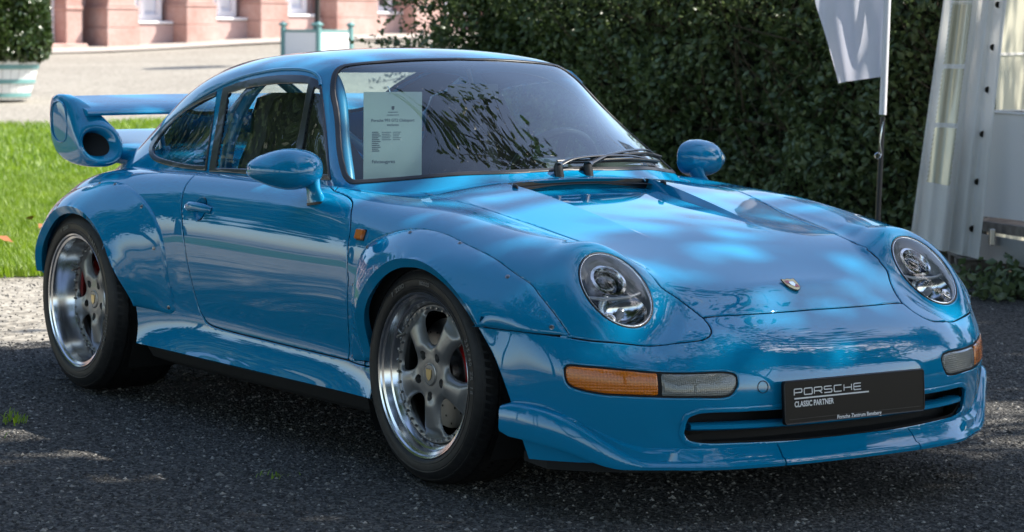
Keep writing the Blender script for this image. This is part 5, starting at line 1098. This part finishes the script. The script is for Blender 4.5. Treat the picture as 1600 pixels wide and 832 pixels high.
# --- trees that shade the yard (to the right of the view) and stand across the court
def tree(name,label,base,h0,ctr,rad,nclump,nleaf,size,group=None,tr=.22,clump=.9,gap=0.):
    b=np.array(base,float);root=empty(name,tuple(b));C_=np.array(ctr,float);rad=np.array(rad,float)
    limbs=[tube(np.array([(0,0,0),(.05,.02,h0*.5),(.1,-.05,h0),C_-b])*1.0,[tr,tr*.85,tr*.7,tr*.25],10)]
    cl=[]
    for i in range(nclump):
        u=unit(rng.normal(0,1,3));q=C_+u*rad*rng.random()**.45;cl.append(q)
        if i%2==0:
            p0=b+np.array([.1,-.05,h0])+(C_-b-[0.1,-.05,h0])*rng.uniform(0,.7);limbs.append(tube([p0-b,(p0+q)/2-b+[0,0,.2],q-b],[tr*.3,tr*.18,.012],6,False))
    put('trunk',merge(*limbs),bark,root,auto=60)
    cl=np.array(cl);k=rng.integers(0,nclump,nleaf);Pp=cl[k]+rng.normal(0,clump*.45,(nleaf,3))*[1,1,.7]
    lm=leafcloud(Pp,size,.35,tris4=False,asp=.34,upb=.9);lm.V-=b;put('crown',lm,tree_leaf,root,auto=180)
    return tag(root,label,'tree',group)
tree('shade_tree','broad leafy tree right of the car whose crown shades it',(6.5,9.5,0),3.2,(7.1,6.2,7.4),(3.9,4.6,2.6),95,9500,.25,'trees shading the yard',clump=1.05)
tree('shade_tree','tree behind the hedge with branches reaching over the car',(2.2,9.6,0),3.6,(1.6,3.7,7.6),(3.3,3.3,1.9),34,2500,.20,'trees shading the yard',clump=.95)
tree('shade_tree','leafy tree right of the photographer shading the foreground',(11.5,5.0,0),3.4,(7.9,2.0,7.7),(4.8,4.6,2.4),120,17000,.25,'trees shading the yard',clump=1.15)
# unseen dense boughs added to block sun on the car's nose and near fender
_t1=[o for o in bpy.data.objects if o.get('label','').startswith('broad leafy tree')][0];_b1=np.array(_t1.location)
for (cx_,cy_,cz_),(ax_,ay_,az_),nl in(((2.35,1.95,5.0),(1.7,.80,.30),1300),((4.1,3.7,5.2),(1.05,1.7,.35),1300),((4.0,1.6,5.1),(1.0,1.2,.3),800)):
    u_=unit(rng.normal(0,1,(nl,3)))*(rng.random((nl,1))**.5)*[ax_,ay_,az_]+[cx_,cy_,cz_];lm_=leafcloud(u_,.19,.3,tris4=False,asp=.34,upb=1.2);lm_.V-=_b1;put('sun_block_leaves',lm_,tree_leaf,_t1,auto=180)
    put('sun_block_bough',tube(np.array([(6.6,7.5,4.2),((6.6+cx_)/2,(7.5+cy_)/2,4.9),(cx_,cy_,cz_)])-_b1,[.09,.06,.02],8),bark,_t1,auto=60)
# its lowest bough hangs out over the roof
_t3=[o for o in bpy.data.objects if o.get('label','').startswith('tree behind the hedge')][0];_tb=np.array(_t3.location)
bA,bC,bD=np.array([-2.85,2.2,4.25]),np.array([-1.85,2.6,3.95]),np.array([-1.75,.35,4.85])
bp_=[];bt=[tube(np.array([(1.2,4.6,6.4),(-.2,3.4,5.6),(-1.3,2.3,4.9),(-2.0,1.8,4.55)])-_tb,[.05,.035,.02,.008],6,False)]
for i in range(26):
    u_=rng.random();q1=bC*(1-u_)+bD*u_;q0=np.array([-1.3,2.1,4.85])+(np.array([-2.1,1.9,4.5])-np.array([-1.3,2.1,4.85]))*rng.random();e_=q1*(1-.5*rng.random())+bA*.0;v_=rng.random()**1.6;e_=q1*(1-v_)+bA*v_
    ln=np.linspace(0,1,8)[:,None];pth=q0*(1-ln)+e_*ln+np.array([0,0,-.12])*ln**2;bt.append(tube(pth-_tb,np.linspace(.007,.002,8),4,False))
    for q in pth[2:]:
        for _ in range(3): bp_.append(q+rng.normal(0,.05,3))
lm_=leafcloud(np.array(bp_),.125,.3,flat=np.array([-.2,-.2,-.7]),asp=.26);lm_.V-=_tb;put('bough_leaves',lm_,tree_leaf,_t3,auto=180);put('bough',merge(*bt),bark,_t3,auto=60)
tree('shade_tree','tree behind the tent shading the ground beside it',(2.8,12.5,0),3.2,(2.4,10.9,7.0),(3.3,3.0,2.4),70,6500,.25,'trees shading the yard',clump=1.0)
tree('shade_tree','unseen tree arching over the photographer, added to cut sky light',(4.2,-10.5,0),3.4,(3.4,-6.0,6.8),(4.8,4.0,2.2),85,8500,.27,'trees shading the yard',clump=1.0)  # added out of view to darken the foreground under open sky
tree('shade_tree','unseen low crowned tree ahead of the parked car, added to block the sky',(14,-1.5,0),2.4,(12.8,-1.5,6.0),(4.,4.5,3.2),80,7000,.25,'trees shading the yard',clump=1.1)  # added out of view to screen the front bumper from the sky
for i,(x,y,h,rr) in enumerate([(-21,-13,6.5,4.5),(-13,-15,7.,5),(-32,-7,8,4.6),(-5,-14,7.5,5),(3,-12,8.5,5.),(12,-10,8.5,5.)]):
    tree('court_tree',['broad tree across the court, leftmost of the row','tall tree across the court behind the photographer','round tree at the far end of the court','leafy tree across the court beside the tall one','unseen large tree behind the photographer, added to cut skylight','unseen large tree right behind the photographer, added to cut skylight'][i],(x,y,0),3,(x,y,h),(rr,rr,rr*.8),60,9000,.42,'trees across the court',clump=1.5)  # last two of the row are added unseen to cut skylight
for i,(r_,s_,h_,rr) in enumerate([(14,38,8,5),(22,36,9,5.5),(30,30,8.5,5),(36,20,9,5.5)]):
    q=E(np.array(float(r_)),np.array(float(s_)));tree('park_tree',['park tree behind the tent, leftmost of four','park tree behind the tent, second of four','park tree right of the tent, third of four','park tree far right, last of four'][i],tuple(q),3,(q[0],q[1],q[2]+h_*.72),(rr,rr,rr*.85),50,6000,.5,'park trees behind the tent',clump=1.6)
# --- feather flag
fl=empty('feather_flag',tuple(E(1.735,12.0)));tag(fl,'white feather flag on a dark pole in front of the hedge','flag')
fo=E(1.735,12.0)
def FL(a,z,d=0.): return RT*a+FW*d+np.array([0,0,z])
put('pole',tube([FL(.000,-.05),FL(.012,.55),FL(.022,.92)],[.014,.013,.012],10),pm('dark_pole',(.025,.025,.027),.35,.3),fl,auto=60)
put('sleeve',tube([FL(.022,.93),FL(.030,1.40),FL(.04,2.0),FL(.0,2.45),FL(-.22,2.68)],[.017,.017,.016,.013,.008],10),pm('flag_sleeve',(.72,.72,.76),.6),fl,auto=60)
put('cord_hook',merge(tube([FL(.022,.90,-.02),FL(.008,.80,-.03),FL(.018,.74,-.025)],.003,6),tube([FL(.0+.014*math.cos(t),.735+.014*math.sin(t),-.025) for t in np.linspace(0,6.28,13)],.003,6,False)),silver,fl,auto=60)
cloth=pm('flag_cloth',(.66,.66,.72),.55)
t=cloth.node_tree;tb=t.nodes.new('ShaderNodeBsdfTranslucent');tb.inputs[0].default_value=(.62,.62,.68,1);mx_=t.nodes.new('ShaderNodeMixShader');mx_.inputs[0].default_value=.35;L(cloth,bsdf(cloth).outputs[0],mx_.inputs[1]);L(cloth,tb.outputs[0],mx_.inputs[2]);L(cloth,mx_.outputs[0],t.nodes['Material Output'].inputs[0])
uu=np.linspace(0,1,46);vv=np.linspace(0,1,70);G=np.zeros((70,46,3))
for i,v in enumerate(vv):
    z=1.112+v*1.45;x1=.023+.0095*(z-.9)*2;wl=np.interp(z,[1.06,1.30,1.46,2.0,2.35,2.56],[.205,.285,.340,.44,.36,.12])
    for j,u in enumerate(uu):
        zz=z+(-.035*u*(1-v)**3);f=.030*math.sin(3.2*u+9*v*1.0)+.045*math.sin(7.5*u-4.2*z+.8)*u*(1-.4*u)+.02*math.sin(15*u+7*z)*u
        G[i,j]=FL(x1-wl*u,zz,f)
put('cloth',grid_msh(G),cloth,fl,auto=180)
# --- marquee with its drawn side curtain
mq=empty('marquee_tent',tuple(E(2.4,13.2)));tag(mq,'white marquee tent with drawn side curtain and eyelets at the right edge','tent');mo_=E(2.4,13.2)
def TQ(r,s,z): return E(np.array(r),np.array(s),np.array(z))-mo_
pvc=pm('tent_pvc',(.70,.71,.70),.42,spec=.4);t=pvc.node_tree;tb=t.nodes.new('ShaderNodeBsdfTranslucent');tb.inputs[0].default_value=(.74,.72,.66,1);mx_=t.nodes.new('ShaderNodeMixShader');mx_.inputs[0].default_value=.3;L(pvc,bsdf(pvc).outputs[0],mx_.inputs[1]);L(pvc,tb.outputs[0],mx_.inputs[2]);L(pvc,mx_.outputs[0],t.nodes['Material Output'].inputs[0])
_n=noise_tex(pvc,2.2,5);_r=ramp(pvc,_n.outputs[0],[(.35,(.68,.675,.65)),(.65,(.79,.785,.765))]);L(pvc,_r.outputs[0],bsdf(pvc).inputs['Base Color'])
pane=pm('clear_tent_pane',(.60,.57,.44),.12,0,.6,trans=.35)
cream=pm('cream_tent_wall',(.72,.68,.52),.6);t=cream.node_tree;tb=t.nodes.new('ShaderNodeBsdfTranslucent');tb.inputs[0].default_value=(.80,.74,.55,1);mx_=t.nodes.new('ShaderNodeMixShader');mx_.inputs[0].default_value=.5;L(cream,bsdf(cream).outputs[0],mx_.inputs[1]);L(cream,tb.outputs[0],mx_.inputs[2]);L(cream,mx_.outputs[0],t.nodes['Material Output'].inputs[0])
def curt(u,z):
    rl=2.062+.140*(z-.23)/1.21;rr=2.395+.112*(z-.16)/1.25;k=1.0
    fold=.055*math.sin(u*11.5+.5)*(.25+.75*(u<.62))*min(1,.35+.5*max(0,1.5-z))+.025*math.sin(u*23+z)-.05*u
    zb=z-(.075*u if z<.4 else .075*u*max(0,(.9-z)/.5))
    return TQ(rl+(rr-rl)*u,13.0+fold,zb)
zs=np.r_[np.linspace(.235,1.6,60),np.linspace(1.65,2.2,8)];us=np.linspace(0,1,50)
G=np.array([[curt(u,z) for u in us] for z in zs])
panes=[(1.165,1.47),(.86,1.145),(.555,.838)]
cen=np.array([[(us[j]+us[j+1])/2 for j in range(49)] for i in range(len(zs)-1)]);cz=np.array([[(zs[i]+zs[i+1])/2]*49 for i in range(len(zs)-1)])
inp=np.zeros_like(cen,bool)
gm_=grid_msh(G);nf=cen.size
qm=[];
cu=gm_.A[gm_.F].mean(1);cuu=cu[:,1]/49;czz=np.interp(cu[:,0],np.arange(len(zs)),zs)
masks=[(cuu>.13)&(cuu<.44)&(czz>a)&(czz<b) for a,b in panes+[(1.49,1.8)]]
anym=np.logical_or.reduce(masks)
put('side_curtain',take(gm_,~anym),pvc,mq,auto=180)
for mk in masks: put('window_pane',take(gm_,mk),pane,mq,auto=180)
ring=pm('eyelet_brass',(.10,.085,.055),.35,.9)
for z in np.linspace(.375,1.46,6)+.005:
    q=curt(.88,z);q=q-FW*.008;put('eyelet',merge(xf(lathe([(.016,-.002),(.017,.003),(.0135,.005),(.010,.003),(.010,-.002)],20),q,rotz(YAW+math.pi/2))),ring,mq,auto=40);put('eyelet_hole',xf(lathe([(.0105,.0035),(.0003,.0035)],14),q,rotz(YAW+math.pi/2)),dark,mq,auto=30)
put('leg_post',tube([TQ(2.50,13.35,0),TQ(2.52,13.35,2.2)],.03,10),steel,mq,auto=60)
put('back_wall',loft([[TQ(r_,s_,z) for r_,s_ in((2.59,13.55),(2.95,14.4),(3.5,15.9),(4.3,18.0))] for z in(.05,1.25,2.2)],False,False),cream,mq,auto=30)
put('wall_seam',loft([[TQ(r_,s_-.02,z) for r_,s_ in((2.59,13.55),(2.95,14.4),(3.5,15.9),(4.3,18.0))] for z in(1.20,1.215)],False,False),pvc,mq,auto=30)
0 and put('roof_sheet',loft([[TQ(r_,s_,z) for r_ in(2.3,4.5,6.8)] for s_,z in((12.9,2.5),(14.2,3.1),(15.4,2.6))],False,False),pvc,mq,auto=30)
# --- trailer with its white box body
tr_=empty('box_trailer',tuple(E(2.75,12.6)));tag(tr_,'flat trailer carrying a tall white box panel under the tent','trailer');to=E(2.75,12.6)
def TR(r,s,z): return E(np.array(r),np.array(s),np.array(z))-to
def quadbar(p0,p1,h,d):
    """bar between two plan points with height h (down) and depth d (away)"""
    a=np.array(p0);b=np.array(p1);dv=FW*d;hv=np.array([0,0,-h]);return loft([[a,a+dv,a+dv+hv,a+hv],[b,b+dv,b+dv+hv,b+hv]])
wbox=pm('white_box_panel',(.62,.62,.63),.5)
A_=(2.43,13.25);B_=(3.35,11.1)
put('box_side',loft([[TR(A_[0],A_[1],.365),TR(A_[0],A_[1],.912)],[TR(B_[0],B_[1],.375),TR(B_[0],B_[1],.905)],[TR(B_[0]+1.0,B_[1]+.6,.375),TR(B_[0]+1.,B_[1]+.6,.905)],[TR(A_[0]+1.2,A_[1]+.6,.375),TR(A_[0]+1.2,A_[1]+.6,.905)],[TR(A_[0],A_[1],.365),TR(A_[0],A_[1],.912)]],False,False),wbox,tr_,auto=30)
put('top_rim',merge(tube([TR(A_[0],A_[1],.912),TR(B_[0],B_[1],.905)],.008,6),tube([TR(A_[0],A_[1],.912),TR(A_[0]+1.2,A_[1]+.6,.905)],.008,6)),pvc,tr_,auto=50)
tim=pm('weathered_timber',(.16,.135,.11),.85);_n=noise_tex(tim,22,5);_r=ramp(tim,_n.outputs[0],[(.3,(.085,.07,.055)),(.75,(.21,.18,.15))]);L(tim,_r.outputs[0],bsdf(tim).inputs['Base Color'])
galv=pm('galvanised_rail',(.34,.35,.36),.5,.6)
put('deck',quadbar(TR(2.36,13.3,.345),TR(3.30,10.9,.335),.05,.9),tim,tr_,auto=30)
put('side_rail',quadbar(TR(2.35,13.25,.285),TR(3.28,10.85,.25),.13,.05),galv,tr_,auto=30)
for k_,t_ in enumerate((.12,.33,.55,.78)):
    p=np.array(TR(2.35,13.2,.29))*(1-t_)+np.array(TR(3.28,10.82,.26))*t_-FW*.03;put('rail_bracket',xf(bevbox(-.022,.022,-.014,.014,-.05,.035,.004),p,rotz(YAW)),steel,tr_,auto=30)
for r_,s_ in((2.9,12.9),(3.6,11.9)): put('wheel',xf(lathe([(.05,-.07),(.17,-.08),(.22,-.06),(.235,0),(.22,.06),(.17,.08),(.09,.07),(.05,.02)],32),TR(r_,s_,.235),rotz(YAW+1.2)),tyre,tr_,auto=40)
# --- stack of pallets
pk=empty('pallet_stack',tuple(E(2.60,13.3)));pk.scale=(.6,.6,.6);tag(pk,'low stack of weathered wooden pallets under the tent edge','pallets')
for lay in range(2):
    z0=.02+lay*.125
    for k_ in range(3): put('pallet_block',xf(bevbox(-.42,.42,-.05,.05,0,.075,.004),(*(RT*0+FW*(-.32+.32*k_))[:2],z0),rotz(YAW+math.pi/2+.03*lay)),tim,pk,auto=30)
    for k_ in range(6): put('pallet_board',xf(bevbox(-.055,.055,-.38,.38,.078,.098,.003),(*(RT*(-.36+.144*k_))[:2],z0),rotz(YAW+math.pi/2+.03*lay)),tim,pk,auto=30)
# weeds by the pallets
wl=[];
wr=empty('weed_clump',tuple(E(2.50,12.6)));tag(wr,'dark leafy weeds growing beside the pallet stack','weed')
wp=rng.normal(0,1,(420,3))*[.13,.13,.05]+[0,0,.07];wp[:,2]=np.abs(wp[:,2]);put('leaves',leafcloud(wp,.055,.4,upb=.6),hedge_leaf,wr,auto=180)
put('stems',merge(*[tube([(0,0,0),tuple(p*.6),tuple(p)],.002,4,False) for p in wp[:40]]),MATS['twig'],wr,auto=60)
# --- planter tub with clipped laurel
tubw=pm('tub_white_paint',(.72,.73,.71),.6);_n=noise_tex(tubw,3,5);_r=ramp(tubw,_n.outputs[0],[(.3,(.64,.66,.645)),(.7,(.74,.75,.735))]);L(tubw,_r.outputs[0],bsdf(tubw).inputs['Base Color'])
teal=pm('teal_paint',(.13,.28,.27),.55)
pt_=empty('tub_planter',tuple(E(-6.50,31.6)));tag(pt_,'round white wooden tub with teal hoops at the left edge','planter')
rp=[(.40,.0),(.455,.10),(.505,.27),(.545,.42),(.56,.50),(.545,.505),(.53,.46),(.45,.44),(.0005,.44)]
nst=30;
for k_ in range(nst):   # staves
    a0=2*np.pi*k_/nst+.004;a1=2*np.pi*(k_+1)/nst-.004
    G=np.array([[(r_*math.cos(a),r_*math.sin(a),z) for a in np.linspace(a0,a1,4)] for r_,z in rp[:7]]);put('stave',grid_msh(G,flip=True),tubw,pt_,auto=60)
put('soil',fan([(.50*math.cos(a),.50*math.sin(a),.455) for a in np.linspace(0,6.28,30)]),pm('potting_soil',(.03,.022,.016),1),pt_,auto=30)
put('inner_barrel',lathe([(.392,.0),(.447,.10),(.497,.27),(.535,.42)],40,'z'),dark,pt_,auto=60)
for z in(.065,.235,.415): r_=np.interp(z,[q[1] for q in rp[:5]],[q[0] for q in rp[:5]]);put('hoop',lathe([(r_+.001,z-.027),(r_+.010,z-.025),(r_+.014,z+.025),(r_+.004,z+.027)],60,'z'),teal,pt_,auto=30)
lt=empty('laurel_topiary',tuple(E(-6.50,31.6)+[0,0,.44]));tag(lt,'dense clipped laurel bush growing in the round tub','topiary')
n=26000;u=unit(rng.normal(0,1,(n,3)));hh=rng.uniform(0,1,n);
zc=rng.uniform(.02,2.2,n);rad_=np.interp(zc,[0,.10,.28,.6,1.0,1.5,2.0,2.25],[.46,.66,.73,.68,.60,.48,.28,.05]);an=rng.uniform(0,6.283,n);bumpy=np.array([.09*noise.noise((math.cos(a)*2.5,math.sin(a)*2.5,z*3)) for a,z in zip(an,zc)])
rr_=(rad_+bumpy)*(1-.30*rng.random(n)**2);lp=np.c_[rr_*np.cos(an),rr_*np.sin(an),zc];out=np.c_[np.cos(an),np.sin(an),0*an+.6]
put('foliage',leafcloud(lp,.085,.35,flat=out*.9,upb=.3,asp=.24),laurel,lt,auto=180);put('trunk',tube([(0,0,-.02),(0,0,1.6)],[.05,.03],10),bark,lt,auto=60)
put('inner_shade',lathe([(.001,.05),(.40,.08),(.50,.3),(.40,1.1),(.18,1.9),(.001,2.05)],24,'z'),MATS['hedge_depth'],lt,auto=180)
# --- square planter box with its standard tree
bx=E(-3.27,42.0);pb=empty('box_planter',tuple(bx),0);tag(pb,'square white planter box with teal posts and pointed finials','planter')
ang=math.atan2(RT[1],RT[0])+R(-38);Rb=rotz(ang);hw=.395;zt=.56
whitep=pm('box_white_paint',(.78,.79,.78),.5)
def PBX(mm): return xf(mm,(0,0,0),Rb)
for k_ in range(4):
    q=rotz(k_*math.pi/2);put('panel',PBX(xf(bevbox(-hw+.03,hw-.03,-hw-.006,-hw+.012,.07,zt-.05,.003),rot=q)),whitep,pb,auto=30);put('rail',PBX(xf(bevbox(-hw+.03,hw-.03,-hw-.014,-hw+.016,zt-.05,zt-.008,.004),rot=q)),teal,pb,auto=30)
    put('lower_rail',PBX(xf(bevbox(-hw+.03,hw-.03,-hw-.014,-hw+.016,.04,.075,.004),rot=q)),teal,pb,auto=30)
    px2=(q@np.array([-hw,-hw,0]));po=put('corner_post',PBX(xf(bevbox(-.036,.036,-.036,.036,0,zt+.02,.005),px2)),teal,pb,auto=30)
    put('finial',PBX(xf(loft([[(a*w_,b*w_,z) for a,b in((-1,-1),(1,-1),(1,1),(-1,1))] for w_,z in((.028,zt+.02),(.030,zt+.045),(.055,zt+.065),(.056,zt+.085),(.004,zt+.125))]),px2)),teal,po,auto=20)
put('soil',PBX(xf(box(-hw+.03,hw-.03,-hw+.03,hw-.03,.1,zt-.09))),MATS['potting_soil'],pb,auto=30)
stt=empty('standard_tree',tuple(bx+[0,0,zt-.1]));tag(stt,'slim trunked standard tree growing in the square planter box','tree')
put('trunk',tube([(0,0,0),(.01,0,.8),(0,.01,1.7)],[.045,.042,.036],10),pm('dark_bark',(.035,.032,.028),.9),stt,auto=60)
u=unit(rng.normal(0,1,(5000,3)))*(rng.random((5000,1))**.4)*[.55,.55,.50]+[0,0,1.75];put('crown',leafcloud(u,.10,.3,tris4=False),laurel,stt,auto=180)
# --- palace front
fa=empty('palace_facade',tuple(E(-9.6,52.8)));tag(fa,'pink sandstone palace front with pilasters and white windows across the court','building');fo_=E(-9.6,52.8)
DF=unit(RT*.74+FW*.673);NF=unit(RT*.673-FW*.74)    # along the wall (to the right), and out of it
pink=pm('pink_sandstone',(.45,.26,.20),.9)
def stone_mat(m,a,b,c_):
    n1=noise_tex(m,1.3,6,.6);n2=noise_tex(m,14,5);ad=N(m,'Math');ad.operation='MULTIPLY_ADD';ad.inputs[1].default_value=.4;L(m,n2.outputs[0],ad.inputs[0]);L(m,n1.outputs[0],ad.inputs[2]);r=ramp(m,ad.outputs[0],[(.45,a),(.70,b),(.95,c_)]);L(m,r.outputs[0],bsdf(m).inputs['Base Color']);bump(m,n2.outputs[0],.35,.02)
stone_mat(pink,(.34,.185,.152),(.43,.275,.235),(.50,.365,.325))
pink2=pm('pale_pink_wall',(.6,.4,.36),.9);stone_mat(pink2,(.42,.275,.25),(.47,.33,.30),(.52,.385,.35))
wframe=pm('white_window_paint',(.80,.80,.81),.5);wpanel=pm('white_shutter_panel',(.72,.74,.80),.5)
def tof(px): k_=(px-800)/3936;a_=-9.6;b_=52.8;d_r=float(DF@RT);d_s=float(DF@FW);return (k_*b_-a_)/(d_r-k_*d_s)
def zb(t): 
    p=fo_+DF*t;r_=float((p-np.array([CAM[0],CAM[1],0]))@RT);s_=float((p-np.array([CAM[0],CAM[1],0]))@FW);return float(gz(r_,s_))-fo_[2]
Bf=basis(DF,-NF,np.array([0,0,1.]))    # local x along wall, y into wall, z up
def fbox(name,t0,t1,d0,d1,z0,z1,mat,parent=None,b=.01):
    zz=min(zb(t0),zb(t1));return put(name,xf(bevbox(t0,t1,-d1,-d0,zz+z0,zz+z1,b),rot=Bf),mat,parent or fa,auto=25)
def T_(px): return tof(px)
HW=5.5
wallb=fbox('wall',T_(-300)-28,T_(1000),-.9,-.42,-.5,HW,pink2,b=.02)
def pilaster(p0,p1,pd=.50):
    a,b=T_(p0),T_(p1);zz=-.35
    pl_=fbox('pilaster',a+.06,b-.06,-.42,pd-.06,zz,HW,pink)
    fbox('plinth_lower',a-.02,b+.02,-.42,pd+.03,zz,.40,pink,pl_);fbox('plinth_upper',a,b,-.42,pd,.405,.78,pink,pl_);fbox('plinth_moulding',a-.015,b+.015,-.42,pd+.02,.785,.845,pink,pl_,.022);fbox('plinth_fillet',a+.03,b-.03,-.42,pd-.03,.85,.90,pink,pl_,.015)
for p0,p1 in((-300,-250),(-160,-110),(-40,5),(147,196),(270,317),(385,428),(503,567),(625,668),(735,775),(840,875)): pilaster(p0,p1)
def window(p0,p1,shut=True):
    a,b=T_(p0),T_(p1)
    fbox('apron',a-.25,b+.25,-.42,.02,-.35,.46,pink2)
    w_=fbox('window',a,b,-.42,-.36,.53,3.2,wpanel if shut else dark)
    fbox('sill',a-.10,b+.10,-.40,.06,.465,.525,wframe,w_,.015)
    for q0,q1 in((a,a+.10),(b-.10,b),((a+b)/2-.05,(a+b)/2+.05)): fbox('frame',q0,q1,-.36,-.24,.53,3.2,wframe,w_)
    fbox('frame',a,b,-.355,-.25,.532,.66,wframe,w_);fbox('frame',a,b,-.355,-.25,1.35,1.47,wframe,w_)
    for q0,q1 in((a+.10,(a+b)/2-.05),((a+b)/2+.05,b-.10)):
        fbox('pane',q0,q1,-.356,-.34,1.47 if shut else .66,2.6,pm('window_glass',(.10,.10,.095),.04,0,1) if 'window_glass' not in MATS else MATS['window_glass'],w_,.004)
        if shut: fbox('panel_field',q0+.05,q1-.05,-.36,-.335,.72,1.30,wframe,w_)
for p0,p1,sh_ in((-230,-180,True),(-100,-50,True),(203,262,True),(327,378,True),(435,488,True),(574,620,False),(676,728,False),(785,830,False)): window(p0,p1,sh_)
# the front goes on to the left beyond the picture
_t0=T_(-300);_dt=3.3
for k_ in range(1,9):
    c_=_t0-_dt*k_;zz=-.35;pl_=fbox('pilaster',c_-.42,c_+.42,-.42,.44,zz,HW,pink);fbox('plinth_lower',c_-.50,c_+.50,-.42,.53,zz,.40,pink,pl_);fbox('plinth_upper',c_-.48,c_+.48,-.42,.50,.405,.78,pink,pl_);fbox('plinth_moulding',c_-.495,c_+.495,-.42,.52,.785,.845,pink,pl_,.022)
    a,b=c_+.95,c_+2.35;fbox('apron',a-.25,b+.25,-.42,.02,-.35,.46,pink2);w_=fbox('window',a,b,-.42,-.36,.53,3.2,wpanel);fbox('sill',a-.10,b+.10,-.40,.06,.465,.525,wframe,w_,.015)
    for q0,q1 in((a,a+.10),(b-.10,b),((a+b)/2-.05,(a+b)/2+.05)): fbox('frame',q0,q1,-.36,-.24,.53,3.2,wframe,w_)
    for q0,q1 in((a+.10,(a+b)/2-.05),((a+b)/2+.05,b-.10)): fbox('pane',q0,q1,-.356,-.34,1.0,2.9,MATS['window_glass'],w_,.004)
# entrance door beside the laurel
a,b=T_(40),T_(100);dr=fbox('door',a,b,-.42,-.36,-.0,3.0,wframe)
for k_ in range(2):
    q0=a+(b-a)*(.06+.48*k_);q1=a+(b-a)*(.46+.48*k_);fbox('door_panel',q0,q1,-.36,-.32,.10,.74,wframe,dr);fbox('door_glass',q0+.04,q1-.04,-.36,-.33,.90,2.6,pm('amber_curtain_glass',(.22,.18,.09),.05,0,1) if 'amber_curtain_glass' not in MATS else MATS['amber_curtain_glass'],dr,.004)
fbox('door_step',a-.2,T_(126),-.42,.30,-.35,.10,pink,None,.03);fbox('door_jamb',T_(99),T_(124),-.42,.10,-.35,3.2,pink);fbox('jamb_moulding',T_(98),T_(125),-.42,.13,.78,.86,pink,None,.02)
fbox('cornice',T_(-300)-28,T_(1000),-.45,.7,HW,HW+.35,pink,None,.05)
# paved strip along the front
pr_=[];
for t_ in np.linspace(T_(-300)-28,T_(1100),120):
    p=fo_+DF*t_;row=[]
    for d_ in(-.2,.8,1.9,3.0):
        q=p+NF*d_;r_=float((q-np.array([CAM[0],CAM[1],0]))@RT);s_=float((q-np.array([CAM[0],CAM[1],0]))@FW);row.append((q[0],q[1],float(gz(r_,s_))+.012))
    pr_.append(row)
tag(put('pavement',upw(loft(pr_,False,False)),pave,auto=180),kind='structure')
# --- fallen leaves on the lawn
fal=pm('fallen_leaf',(.30,.10,.03),.7)
lf=Msh([(0,-.05,0),(-.03,0,.012),(0,.0,.004),(.03,0,.014),(0,.055,.01)],[(0,2,1),(0,3,2),(1,2,4),(2,3,4)])
for r_,s_,lb in((-3.05,15.9,'largest'),(-2.88,15.4,'middle'),(-2.72,15.0,'lower'),(-2.50,14.9,'rightmost'),(-2.95,14.6,'nearest')):
    o=put('fallen_leaf',lf,fal,auto=60,loc=tuple(E(r_,s_)+[0,0,.055]),rot=(rng.uniform(-.4,.4),rng.uniform(-.4,.4),rng.uniform(0,6)));tag(o,'%s of the red-brown fallen leaves on the lawn at far left'%lb,'leaf','fallen leaves on the lawn')
